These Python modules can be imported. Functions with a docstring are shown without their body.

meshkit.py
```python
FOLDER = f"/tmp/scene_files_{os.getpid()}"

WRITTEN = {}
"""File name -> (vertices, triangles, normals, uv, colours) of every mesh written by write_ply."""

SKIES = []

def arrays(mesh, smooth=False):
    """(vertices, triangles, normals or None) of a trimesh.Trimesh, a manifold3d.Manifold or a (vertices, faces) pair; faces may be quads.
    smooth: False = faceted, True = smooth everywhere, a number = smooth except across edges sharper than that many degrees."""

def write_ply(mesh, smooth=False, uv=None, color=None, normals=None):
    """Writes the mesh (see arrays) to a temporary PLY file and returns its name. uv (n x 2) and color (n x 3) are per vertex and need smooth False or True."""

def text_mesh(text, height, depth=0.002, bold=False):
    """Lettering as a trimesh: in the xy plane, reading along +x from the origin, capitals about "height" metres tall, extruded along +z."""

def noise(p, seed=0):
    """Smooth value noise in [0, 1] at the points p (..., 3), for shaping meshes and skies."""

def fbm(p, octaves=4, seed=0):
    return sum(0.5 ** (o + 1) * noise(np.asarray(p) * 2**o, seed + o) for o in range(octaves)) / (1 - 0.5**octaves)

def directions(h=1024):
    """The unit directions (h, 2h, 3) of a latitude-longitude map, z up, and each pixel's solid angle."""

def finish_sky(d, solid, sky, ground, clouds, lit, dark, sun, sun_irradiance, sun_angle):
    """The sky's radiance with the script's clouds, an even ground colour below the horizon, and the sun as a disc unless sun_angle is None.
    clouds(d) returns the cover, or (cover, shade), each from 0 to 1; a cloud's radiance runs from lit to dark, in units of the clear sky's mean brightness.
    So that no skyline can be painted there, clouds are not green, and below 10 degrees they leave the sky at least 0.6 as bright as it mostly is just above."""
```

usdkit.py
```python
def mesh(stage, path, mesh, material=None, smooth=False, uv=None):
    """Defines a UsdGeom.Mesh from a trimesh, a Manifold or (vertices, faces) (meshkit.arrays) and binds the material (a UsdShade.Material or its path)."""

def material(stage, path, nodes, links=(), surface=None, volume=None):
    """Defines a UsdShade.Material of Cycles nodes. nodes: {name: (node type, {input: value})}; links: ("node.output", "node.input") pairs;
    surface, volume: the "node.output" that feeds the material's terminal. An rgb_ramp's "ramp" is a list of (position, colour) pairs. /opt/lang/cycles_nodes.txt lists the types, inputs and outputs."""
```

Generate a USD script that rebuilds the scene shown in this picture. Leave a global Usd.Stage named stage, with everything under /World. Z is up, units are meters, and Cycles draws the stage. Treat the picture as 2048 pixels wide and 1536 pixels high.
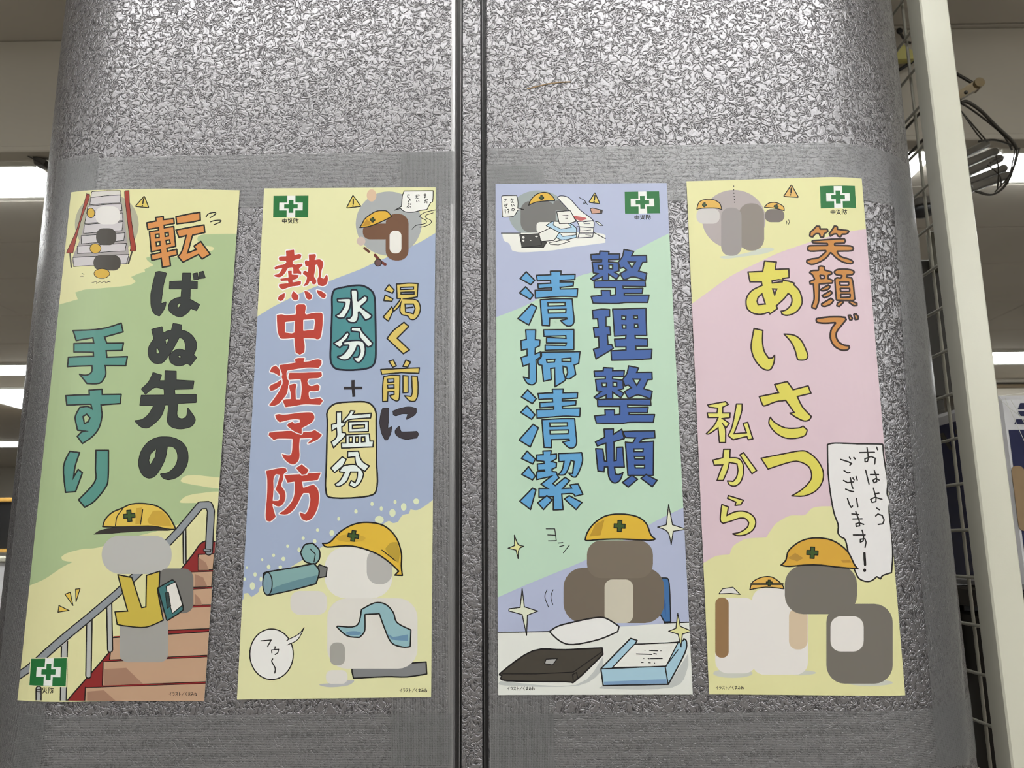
import math, random
import numpy as np
import trimesh, usdkit, meshkit
import mapbox_earcut as earcut
from shapely.geometry import Polygon, MultiPolygon, LineString, Point, box as sbox
from shapely.ops import unary_union
from shapely import affinity
from pxr import Usd, UsdGeom, UsdLux, Gf, Sdf, Vt

stage = Usd.Stage.CreateInMemory()
UsdGeom.SetStageUpAxis(stage, UsdGeom.Tokens.z)
UsdGeom.SetStageMetersPerUnit(stage, 1.0)
UsdGeom.Xform.Define(stage, '/World')
stage.SetDefaultPrim(stage.GetPrimAtPath('/World'))
UsdGeom.Scope.Define(stage, '/World/Looks')

# ------------------------------------------------------------------ camera, light, exposure
F_PX, PITCH, YAW, ROLL, DIST, EYE = 1625.67, 0.194778, -0.014261, -0.010247, 1.1398, 1.50
EXPOSURE = 2.16
CEIL = 2.97                       # ceiling height
LAMP_POWER = 5.5                  # radiance of the lamp diffusers
cp, sp, cy_, sy_, cr, sr = math.cos(PITCH), math.sin(PITCH), math.cos(YAW), math.sin(YAW), math.cos(ROLL), math.sin(ROLL)
FW = np.array([sy_*cp, cy_*cp, sp]); _rt = np.array([cy_, -sy_, 0.0]); _up = np.cross(_rt, FW)
RT = cr*_rt + sr*_up; UP = -sr*_rt + cr*_up
ORG = np.array([0.0, -DIST, EYE])
cam = UsdGeom.Camera.Define(stage, '/World/camera')
_m = Gf.Matrix4d(1.0)
for i, v in enumerate((RT, UP, -FW)): _m.SetRow(i, Gf.Vec4d(*map(float, v), 0.0))
_m.SetRow(3, Gf.Vec4d(*map(float, ORG), 1.0))
cam.AddTransformOp().Set(_m)
cam.CreateHorizontalApertureAttr(36.0); cam.CreateVerticalApertureAttr(27.0)
cam.CreateFocalLengthAttr(F_PX/2048*36.0)
cam.CreateClippingRangeAttr(Gf.Vec2f(0.05, 200)); cam.CreateExposureAttr(EXPOSURE)
cam.CreateFStopAttr(9.0); cam.CreateFocusDistanceAttr(1.18)

def ray(u, v): return FW + (u-1024)/F_PX*RT - (v-768)/F_PX*UP
def at_y(u, v, y):
    """the point of the plane y = const that the traced pixel belongs to"""
    d = ray(u, v); return ORG + (y-ORG[1])/d[1]*d
def at_z(u, v, z):
    d = ray(u, v); return ORG + (z-ORG[2])/d[2]*d

# ------------------------------------------------------------------ helpers
_names = {}
def uniq(path):
    n = _names.get(path, 0); _names[path] = n+1
    return path if n == 0 else f'{path}_{n:03d}'
def meta(p, label=None, cat=None, group=None, kind=None):
    for k, v in (('label', label), ('category', cat), ('group', group), ('kind', kind)):
        if v: p.SetCustomDataByKey(k, v)
    return p
def thing(name, label, cat, loc=(0, 0, 0), group=None, kind=None):
    x = UsdGeom.Xform.Define(stage, uniq('/World/'+name)); x.AddTranslateOp().Set(Gf.Vec3d(*map(float, loc)))
    p = x.GetPrim(); meta(p, label, cat, group, kind)
    return p
def obj(name, mesh, mat, parent=None, label=None, smooth=False, color=None, kind=None):
    base = parent.GetPath().pathString if parent else '/World'
    path = uniq(base+'/'+name)
    if parent:
        t = UsdGeom.Xformable(parent)
        o = [0, 0, 0]; q = parent
        while q and q.GetPath().pathString != '/World':
            for op in UsdGeom.Xformable(q).GetOrderedXformOps():
                if op.GetOpType() == UsdGeom.XformOp.TypeTranslate: o = [a+b for a, b in zip(o, op.Get())]
            q = q.GetParent()
        if any(o):
            v, f = (np.array(mesh.vertices), np.array(mesh.faces)) if hasattr(mesh, 'vertices') else mesh
            mesh = (np.asarray(v)-np.array(o), f) if not hasattr(mesh, 'vertices') else trimesh.Trimesh(v-np.array(o), f, process=False)
    m = usdkit.mesh(stage, path, mesh, M[mat], smooth=smooth)
    if color is not None:
        UsdGeom.PrimvarsAPI(m).CreatePrimvar('ink', Sdf.ValueTypeNames.Color3fArray, 'vertex').Set(Vt.Vec3fArray.FromNumpy(np.asarray(color, np.float32)))
    meta(m.GetPrim(), label, kind=kind)
    return m.GetPrim()
def lin(c): return tuple((x/255/12.92 if x/255 <= .04045 else ((x/255+.055)/1.055)**2.4) for x in c)
def cat(ms): return trimesh.util.concatenate(list(ms))
def bx(x0, x1, y0, y1, z0, z1, b=0.0):
    """box, its edges chamfered by b"""
    if b <= 0:
        m = trimesh.creation.box((x1-x0, y1-y0, z1-z0)); m.apply_translation(((x0+x1)/2, (y0+y1)/2, (z0+z1)/2)); return m
    v = []
    for x, sx in ((x0, 1), (x1, -1)):
        for y, sy in ((y0, 1), (y1, -1)):
            for z, sz in ((z0, 1), (z1, -1)):
                v += [(x+sx*b, y+sy*b, z), (x+sx*b, y, z+sz*b), (x, y+sy*b, z+sz*b)]
    return trimesh.convex.convex_hull(np.array(v))
def tube(pts, r, n=8, closed=False):
    pts = np.asarray(pts, float); k = len(pts); V = []; F = []
    T = np.gradient(pts, axis=0) if not closed else np.roll(pts, -1, 0)-np.roll(pts, 1, 0)
    T /= np.linalg.norm(T, axis=1)[:, None]
    ref = np.array([0.13, 0.31, 0.94]); ref = ref if abs(T[0]@ref) < .9 else np.array([1.0, .1, .05])
    a = np.cross(T[0], ref); a /= np.linalg.norm(a)
    for i in range(k):
        a = a-T[i]*(a@T[i]); a /= np.linalg.norm(a); b = np.cross(T[i], a)
        for j in range(n):
            t = 2*math.pi*j/n; V.append(pts[i]+r*(math.cos(t)*a+math.sin(t)*b))
    for i in range(k if closed else k-1):
        for j in range(n):
            p, q = i*n+j, i*n+(j+1) % n; p2, q2 = ((i+1) % k)*n+j, ((i+1) % k)*n+(j+1) % n
            F += [(p, p2, q2), (p, q2, q)]
    if not closed:
        for s, e in ((0, 1), (k-1, -1)):
            c = len(V); V.append(pts[s])
            for j in range(n):
                p, q = s*n+j, s*n+(j+1) % n
                F.append((c, p, q) if e == 1 else (c, q, p))
    m = trimesh.Trimesh(np.array(V), np.array(F), process=False); return m
def spline(p, closed=False, n=6):
    p = np.asarray(p, float); k = len(p); out = []
    for i in range(k if closed else k-1):
        g = lambda j: p[j % k] if closed else p[min(max(j, 0), k-1)]
        a, b, c, d = g(i-1), g(i), g(i+1), g(i+2)
        for t in np.arange(n)/n: out.append(.5*(2*b+(c-a)*t+(2*a-5*b+4*c-d)*t*t+(3*b-a-3*c+d)*t**3))
    if not closed: out.append(p[-1])
    return np.array(out)

# ------------------------------------------------------------------ materials
M = {}
def mat(name, nodes, links, surface='p.BSDF'):
    M[name] = usdkit.material(stage, '/World/Looks/'+name, nodes, links, surface=surface); return M[name]
def plain(name, c, rough=.5, metal=0.0, noise=None, spec=.5, bump=None):
    nodes = {'p': ('principled_bsdf', {'base_color': lin(c), 'roughness': rough, 'metallic': metal, 'specular_ior_level': spec})}; links = []
    if noise:
        sc, amt = noise
        nodes['t'] = ('texture_coordinate', {}); nodes['n'] = ('noise_texture', {'scale': sc, 'detail': 4.0})
        a = np.array(lin(c))
        nodes['r'] = ('rgb_ramp', {'ramp': [(.3, tuple(a*(1-amt))), (.7, tuple(np.minimum(a*(1+amt), .95)))]})
        links += [('t.object', 'n.vector'), ('n.fac', 'r.fac'), ('r.color', 'p.base_color')]
    if bump:
        sc, st, ds = bump
        nodes.setdefault('t', ('texture_coordinate', {})); nodes['bn'] = ('noise_texture', {'scale': sc, 'detail': 3.0}); nodes['b'] = ('bump', {'strength': st, 'distance': ds})
        links += [('t.object', 'bn.vector'), ('bn.fac', 'b.height'), ('b.normal', 'p.normal')]
    return mat(name, nodes, links)
# hammered silver-grey cladding: ridged wrinkles between little pebbles
mat('hammered_cladding', {
    't': ('texture_coordinate', {}),
    'n': ('noise_texture', {'scale': 96.0, 'detail': 2.6, 'roughness': .66, 'distortion': .7}),
    'a': ('math', {'math_type': 'subtract', 'value2': .5}),
    'ab': ('math', {'math_type': 'absolute'}),
    'mr': ('map_range', {'from_min': 0.0, 'from_max': .085, 'to_min': 0.0, 'to_max': 1.0, 'clamp': True}),
    'sm': ('map_range', {'range_type': 'smoothstep', 'from_min': 0.0, 'from_max': .21, 'to_min': 0.0, 'to_max': 1.0}),
    'lo': ('math', {'math_type': 'multiply_add', 'value2': .3}),
    'pw': ('math', {'math_type': 'power', 'value2': .5}),
    'n2': ('noise_texture', {'scale': 420.0, 'detail': 2.0, 'roughness': .5}),
    'h': ('math', {'math_type': 'multiply_add', 'value2': .35}),
    'b': ('bump', {'strength': 1.0, 'distance': .00054}),
    'r': ('rgb_ramp', {'ramp': [(.0, lin((52, 50, 52))), (.28, lin((84, 82, 84))), (.55, lin((138, 135, 138))), (1.0, lin((160, 157, 160)))]}),
    'p': ('principled_bsdf', {'roughness': .37, 'metallic': .9, 'specular_ior_level': .6})},
    [('t.object', 'n.vector'), ('t.object', 'n2.vector'), ('n.fac', 'a.value1'), ('a.value', 'ab.value1'), ('ab.value', 'mr.value'), ('mr.result', 'pw.value1'),
     ('n2.fac', 'h.value1'), ('ab.value', 'sm.value'), ('sm.result', 'lo.value1'), ('pw.value', 'lo.value3'), ('lo.value', 'h.value3'), ('h.value', 'b.height'), ('pw.value', 'r.fac'), ('r.color', 'p.base_color'), ('b.normal', 'p.normal')])
# translucent ribbed cloth tape; ribs run along the strip
def tape_mat(name, direction):
    mat(name, {
        't': ('texture_coordinate', {}),
        'wv': ('wave_texture', {'wave_type': 'bands', 'bands_direction': direction, 'scale': 150.0, 'distortion': .6, 'detail': 1.0}),
        'n': ('noise_texture', {'scale': 60.0, 'detail': 3.0}),
        'b': ('bump', {'strength': .22, 'distance': .0005}),
        'f': ('map_range', {'from_min': .0, 'from_max': 1.0, 'to_min': .08, 'to_max': .34}),
        'tr': ('transparent_bsdf', {'color': (.97, .97, .97)}),
        'p': ('principled_bsdf', {'base_color': lin((178, 177, 178)), 'roughness': .34, 'metallic': .45, 'specular_ior_level': .6}),
        'mx': ('mix_closure', {})},
        [('t.object', 'wv.vector'), ('t.object', 'n.vector'), ('wv.fac', 'f.value'), ('f.result', 'mx.fac'), ('wv.fac', 'b.height'), ('b.normal', 'p.normal'), ('tr.BSDF', 'mx.closure1'), ('p.BSDF', 'mx.closure2')], surface='mx.closure')
tape_mat('tape_upright', 'x'); tape_mat('tape_level', 'z')
# printed paper: the inks are the mesh's own colours, with the paper's faint tooth
mat('printed_ink', {'a': ('attribute', {'attribute': 'ink'}), 't': ('texture_coordinate', {}), 'n': ('noise_texture', {'scale': 900.0, 'detail': 2.0}), 'b': ('bump', {'strength': .06, 'distance': .0004}),
    'p': ('principled_bsdf', {'roughness': .42, 'specular_ior_level': .4})}, [('a.color', 'p.base_color'), ('t.object', 'n.vector'), ('n.fac', 'b.height'), ('b.normal', 'p.normal')])
plain('paper', (232, 230, 222), .5)
plain('groove_paint', (58, 55, 56), .4)
plain('bead_metal', (150, 147, 148), .35, .6)
plain('rolled_edge', (176, 173, 174), .3, .7)
plain('brown_rail', (104, 86, 58), .5)
plain('cream_enamel', (214, 211, 195), .28, spec=.5, bump=(420.0, .12, .0006))
plain('grid_enamel', (176, 172, 158), .35)
plain('ceiling_board', (192, 185, 174), .85, noise=(1.4, .05), bump=(60.0, .2, .002))
plain('beam_paint', (182, 174, 160), .8, noise=(1.8, .05), bump=(40.0, .15, .002))
plain('shop_wall_paint', (132, 126, 118), .8, noise=(.8, .06))
plain('wall_paint', (204, 198, 186), .8, noise=(.8, .04))
plain('floor_vinyl', (142, 136, 128), .35, noise=(2.0, .08))
plain('lamp_frame', (226, 224, 216), .4)
plain('dark_steel', (62, 58, 52), .4, .6)
plain('aged_brass', (122, 106, 78), .45, .3, noise=(30, .2))
plain('grey_bottle', (96, 92, 86), .18)
plain('cardboard', (150, 124, 92), .8, noise=(25, .1))
plain('navy_print', (30, 33, 74), .6, spec=.25)
plain('white_print', (214, 212, 214), .35)
plain('dark_board', (52, 47, 40), .6, noise=(6, .15))
plain('black_goods', (20, 19, 20), .5)
plain('olive_plate', (104, 102, 90), .6)
plain('yellow_plastic', (196, 188, 116), .4)
plain('yellow_wood', (176, 134, 62), .5, noise=(20, .1))
plain('shadow_gap', (40, 36, 32), .8)
M['lamp_glow'] = usdkit.material(stage, '/World/Looks/lamp_glow', {'e': ('emission', {'color': (.97, 1.0, .98), 'strength': LAMP_POWER})}, [], surface='e.emission')
mat('clear_wrap', {'tr': ('transparent_bsdf', {'color': (.98, .98, .98)}), 'g': ('glossy_bsdf', {'color': (1, 1, 1), 'roughness': .06, 'normal': (0, 0, 0)}), 'mx': ('mix_closure', {'fac': .05})}, [('tr.BSDF', 'mx.closure1'), ('g.BSDF', 'mx.closure2')], surface='mx.closure')

# ------------------------------------------------------------------ the pillar's face as a developable surface
XL, XR, RAD, BACK = -0.600, 0.449, 0.218, 0.85      # flat from XL to XR, then round corners
SL, SR = XL-RAD*math.pi/2, XR+RAD*math.pi/2
def surf(s, z, off=0.0):
    """unrolled (s, z) to a point off metres in front of the face"""
    s = np.asarray(s, float); z = np.asarray(z, float)
    t = np.where(s > XR, np.minimum(s-XR, RAD*math.pi/2)/RAD, np.where(s < XL, np.maximum(s-XL, -RAD*math.pi/2)/RAD, 0.0))
    cx = np.where(s > XR, XR, np.where(s < XL, XL, s)); R = RAD+off
    x = cx+R*np.sin(t)
    y = RAD-R*np.cos(t)
    return np.stack([x, y+np.where(s > SR, s-SR, np.where(s < SL, SL-s, 0.0)), z], -1)
def unroll(u, v, off=0.0):
    """traced pixel to unrolled (s, z) on the face"""
    d = ray(u, v); k = (-off-ORG[1])/d[1]; p = ORG+k*d
    if XL <= p[0] <= XR: return p[0], p[2]
    cx = XR if p[0] > XR else XL; R = RAD+off
    a = d[0]**2+d[1]**2; b = 2*((ORG[0]-cx)*d[0]+(ORG[1]-RAD)*d[1]); c = (ORG[0]-cx)**2+(ORG[1]-RAD)**2-R*R
    D = max(b*b-4*a*c, 0.0); k = (-b-math.sqrt(D))/(2*a); p = ORG+k*d
    return cx+RAD*math.atan2(p[0]-cx, RAD-p[1]), p[2]
def tri2d(poly):
    rings = [np.array(poly.exterior.coords)[:-1]]+[np.array(r.coords)[:-1] for r in poly.interiors]
    rings = [r for r in rings if len(r) >= 3]
    v = np.vstack(rings); f = earcut.triangulate_float64(v, np.cumsum([len(r) for r in rings]).astype(np.uint32)).reshape(-1, 3)
    a, b, c = v[f[:, 0]], v[f[:, 1]], v[f[:, 2]]
    flip = ((b[:, 0]-a[:, 0])*(c[:, 1]-a[:, 1])-(b[:, 1]-a[:, 1])*(c[:, 0]-a[:, 0])) < 0
    f[flip] = f[flip][:, ::-1]
    return v, f
def polys(g):
    if g.is_empty: return []
    if g.geom_type == 'Polygon': return [g]
    return [q for h in getattr(g, 'geoms', []) for q in polys(h)]
def bands(g):
    """cut what lies round the corners into narrow upright bands so that it bends with the face"""
    x0, z0, x1, z1 = g.bounds; out = []
    cuts = [x0]+[c for c in np.arange(SL, SR, .012) if x0 < c < x1 and (c < XL+.012 or c > XR-.012)]+[x1]
    if len(cuts) == 2: return polys(g)
    for a, b in zip(cuts[:-1], cuts[1:]): out += polys(g.intersection(sbox(a, z0-1, b, z1+1)))
    return [q for q in out if q.area > 1e-10]
def face_mesh(items, off):
    """[(unrolled polygon, colour)] as one mesh off metres in front of the face"""
    V, F, C, n = [], [], [], 0
    for g, c in items:
        for q in bands(g):
            v, f = tri2d(q)
            V.append(surf(v[:, 0], v[:, 1], off)); F.append(f+n); n += len(v); C.append(np.tile(c, (len(v), 1)))
    return (np.vstack(V), np.vstack(F)), np.vstack(C)
def slab(g, off, thick):
    """a sheet of some thickness on the face"""
    V, F, n = [], [], 0
    for q in bands(g):
        v, f = tri2d(q); a = surf(v[:, 0], v[:, 1], off+thick); b = surf(v[:, 0], v[:, 1], off)
        V += [a, b]; k = len(v); F += [f+n, f[:, ::-1]+n+k]; n += 2*k
    for r in polys(g.segmentize(.012)):
        c = np.array(r.exterior.coords); k = len(c)
        V += [surf(c[:, 0], c[:, 1], off+thick), surf(c[:, 0], c[:, 1], off)]
        i = np.arange(k-1); ccw = r.exterior.is_ccw
        q = np.stack([i, i+k, i+k+1], 1), np.stack([i, i+k+1, i+1], 1)
        ff = np.vstack(q)+n; F.append(ff if ccw else ff[:, ::-1]); n += 2*k
    return np.vstack(V), np.vstack(F)

def drawn(p, limit=52, n=4):
    """a hand-drawn outline: curved through its gentle vertices, kept sharp at its corners"""
    p = np.asarray(p, float); k = len(p)
    if k < 6: return p
    d = np.roll(p, -1, 0)-p; a = np.arctan2(d[:, 1], d[:, 0])
    turn = np.degrees(np.abs((a-np.roll(a, 1)+math.pi) % (2*math.pi)-math.pi))
    cs = [i for i in range(k) if turn[i] > limit]
    if not cs: return spline(p, True, n)
    out = []
    for i, c in enumerate(cs):
        e = cs[(i+1) % len(cs)]; idx = [c]
        while True:
            idx.append((idx[-1]+1) % k)
            if idx[-1] == e: break
        seg = p[idx]
        out.append(seg[:-1] if len(seg) < 3 else spline(seg, False, n)[:-1])
    return np.vstack(out)

# ------------------------------------------------------------------ print: flat inks laid side by side in the sheet's plane
G = {  # small lettering: strokes in a 10 x 10 square
 '中': '1,3 9,3 9,7 1,7 1,3|5,0 5,10', '災': '2,0 1,2 2,4|5,0 4,2 5,4|8,0 7,2 8,4|5,5 5,7 1,10|5,7 9,10|2,6 3,7|8,5 7,7', '防': '1,0 1,10|1,0 4,0 3,3 4,5 3,6|7,0 7,2|5,2 10,2|7,2 7,5 5,10|7,5 9,5 9,9 7,10',
 'イ': '8,0 5,4 1,6|5.5,3 5.5,10', 'ラ': '2,1 8,1|1,4 9,4 7,8 3,10', 'ス': '1,1 8,1 5,6 1,10|6,6 9,10', 'ト': '3,0 3,10|3,4 8,6', '／': '9,0 1,10', 'く': '7,0 2,5 8,10',
 'ま': '1,2 9,2|1.5,5 8.5,5|5,0 5,8 3,10 2,8 5,7 9,9', 'み': '2,1 6,1 3,8 1,9 2,6 9,7|8,4 7,10', 'ね': '3,0 3,10|1,3 4,3 1,8|3,5 7,3 9,5 8,9 6,9 7,7 9,9',
 'だ': '1,3 6,3|4,0 2,9|6,5 9,5|5.5,8 7,9 9,9|8,0 8.5,2|9.3,0 10,2', 'い': '1,2 2,8 4,7|7,2 9,7', 'じ': '3,1 2,7 4,10 8,8|6,1 6.5,3|8,1 8.6,3', 'ょ': '5,0 5,8 3,10 2,8 5,7 9,9|5,3 9,3', 'う': '3,0 7,1|1,4 6,3 8,5 6,9 3,10', 'ぶ': '3,1 6,2 4,5 6,8 3,10|1,7 0,9|8,7 9,9|8,0 8.5,2|9.3,0 10,2',
 'な': '1,2 6,2|4,0 1,6|7,2 9,4|6,4 6,8 4,10 3,8 6,8 9,10', 'の': '5,2 4,8 1,8 2,3 6,1 9,4 8,8 5,10', 'ナ': '1,3 9,3|5,0 5,5 2,10', 'ゼ': '1,4 8,3 6,6|3,0 3,9 8,10|8,0 8.5,2|9.3,0 10,2'}
CAPTION = 'イラスト／くまみね'
class Print:
    def __init__(self, corners):
        self.quad = Polygon(corners); self.ops = []; self.now = None; self.c = (0, 0, 1.0); self.order = []
    def part(self, n):
        b = n.split('#')[0]
        if not (b.endswith('_picture') or b in ('printed_field', 'emblem', 'caption', 'slogan_character')):
            self.k = getattr(self, 'k', 0)+1; n = f'{b}#{self.k}'
        self.now = n
        if n not in self.order: self.order.append(n)
    def ch(self): self.n = getattr(self, 'n', 0)+1; self.part(f'slogan_character#{self.n}')
    def crop(self, x, y, s): self.c = (x, y, float(s))
    def pts(self, s, smooth=0):
        x, y, k = self.c
        p = [(x+float(a)/k, y+float(b)/k) for a, b in (q.split(',') for q in s.split())] if isinstance(s, str) else [(x+a/k, y+b/k) for a, b in s]
        return p
    def add(self, g, col):
        g = g.buffer(0).intersection(self.quad)
        if g.is_empty or g.area < .05: return
        k = g.buffer(-.03); bb = g.bounds
        for o in self.ops:
            b = o[0].bounds
            if not o[0].is_empty and b[0] < bb[2] and b[2] > bb[0] and b[1] < bb[3] and b[3] > bb[1]: o[0] = o[0].difference(k)
        self.ops.append([g, col, self.now])
    def shape(self, s, smooth=0, holes=(), r=0):
        p = self.pts(s)
        g = Polygon(spline(p, True, 5) if smooth else drawn(p)).buffer(0)
        for h in holes: g = g.difference(Polygon(drawn(self.pts(h))).buffer(0))
        if r: g = g.buffer(-r).buffer(2*r).buffer(-r)
        return g
    def fill(self, s, col, smooth=0): self.add(self.shape(s, smooth), col)
    def two(self, g, f, k, w):
        self.add(g.buffer(w/2, quad_segs=3), k); self.add(g.buffer(-w/2, quad_segs=3, join_style=2), f)
    def outl(self, s, f, k, w, holes=(), r=0):
        if self.now.startswith('sparkle'): self.part('sparkle_print')
        self.two(self.shape(s, 0, holes, r), f, k, w)
    def halo(self, s, f, k, w, holes=(), r=0):
        g = self.shape(s, 0, holes, r); self.add(g.buffer(w, quad_segs=3), k); self.add(g, f)
    def line(self, s, w, col, smooth=0):
        p = self.pts(s); p = spline(p, False, 6) if smooth else p
        self.add(LineString(p).buffer(w/2, quad_segs=3), col)
    def ell(self, cx, cy, rx, ry, col, k=None, w=0):
        x, y, s = self.c
        g = affinity.scale(Point(x+cx/s, y+cy/s).buffer(1, quad_segs=12), rx/s, ry/s)
        if k: self.two(g, col, k, w)
        else: self.add(g, col)
    def rr(self, x0, y0, x1, y1, r, col):
        if self.now.startswith('plain_patch'): self.part('plain_patch')
        x, y, s = self.c
        r = min(r, (x1-x0)/2-1, (y1-y0)/2-1)/s
        self.add(sbox(x+x0/s, y+y0/s, x+x1/s, y+y1/s).buffer(-r).buffer(r, quad_segs=6), col)
    def cross(self, cx, cy, r, rot):
        x, y, s = self.c; r /= s; t = r*.36
        g = affinity.rotate(unary_union([sbox(-r, -t, r, t), sbox(-t, -r, t, r)]), rot, use_radians=True)
        self.two(affinity.translate(g, x+cx/s, y+cy/s), (62, 88, 40), (26, 30, 20), min(2.2, r*.35))
    def warn(self, tri, e, Y=(226, 200, 100)):
        k = (22, 18, 15); self.outl(tri, Y, k, 2.0, r=1)
        self.line(f'{e[0]},{e[1]} {e[2]},{e[3]}', 2.6, k); x, y, s = self.c
        self.ell(e[2]-(4 if s > 5 else 2), e[-1], 1.5*s, 1.5*s, k)
    def emblem(self, tl, tr, br, bl, border=False):
        q = [np.array(self.pts([p])[0]) for p in (tl, tr, br, bl)]
        def P(*uv): return Polygon([q[0]*(1-u)*(1-v)+q[1]*u*(1-v)+q[2]*u*v+q[3]*(1-u)*v for u, v in uv])
        W, Gn = (238, 238, 234), (30, 112, 54)
        if border: self.add(P((0, 0), (1, 0), (1, 1), (0, 1)).buffer(1.6, join_style=2), (232, 228, 190))
        self.add(P((0, 0), (1, 0), (1, 1), (0, 1)), Gn)
        self.add(P((.395, 0), (.63, 0), (.63, 1), (.385, 1)).union(P((.17, .32), (.84, .32), (.84, .68), (.17, .68))), W)
        self.add(P((.44, .2), (.575, .2), (.575, .4), (.70, .4), (.70, .59), (.575, .59), (.575, .79), (.44, .79), (.44, .59), (.31, .59), (.31, .4), (.44, .4)), Gn)
    def small(self, text, x, y, w, h, lw):
        x0, y0, s = self.c; n = len(text); cw = w/n
        g = []
        for i, ch in enumerate(text):
            for st in G[ch].split('|'):
                p = [(x0+(x+i*cw+float(a)/10*cw*.92)/s, y0+(y+float(b)/10*h)/s) for a, b in (t.split(',') for t in st.split())]
                g.append(LineString(p).buffer(lw/2, quad_segs=2))
        self.add(unary_union(g), (26, 22, 18))
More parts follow.
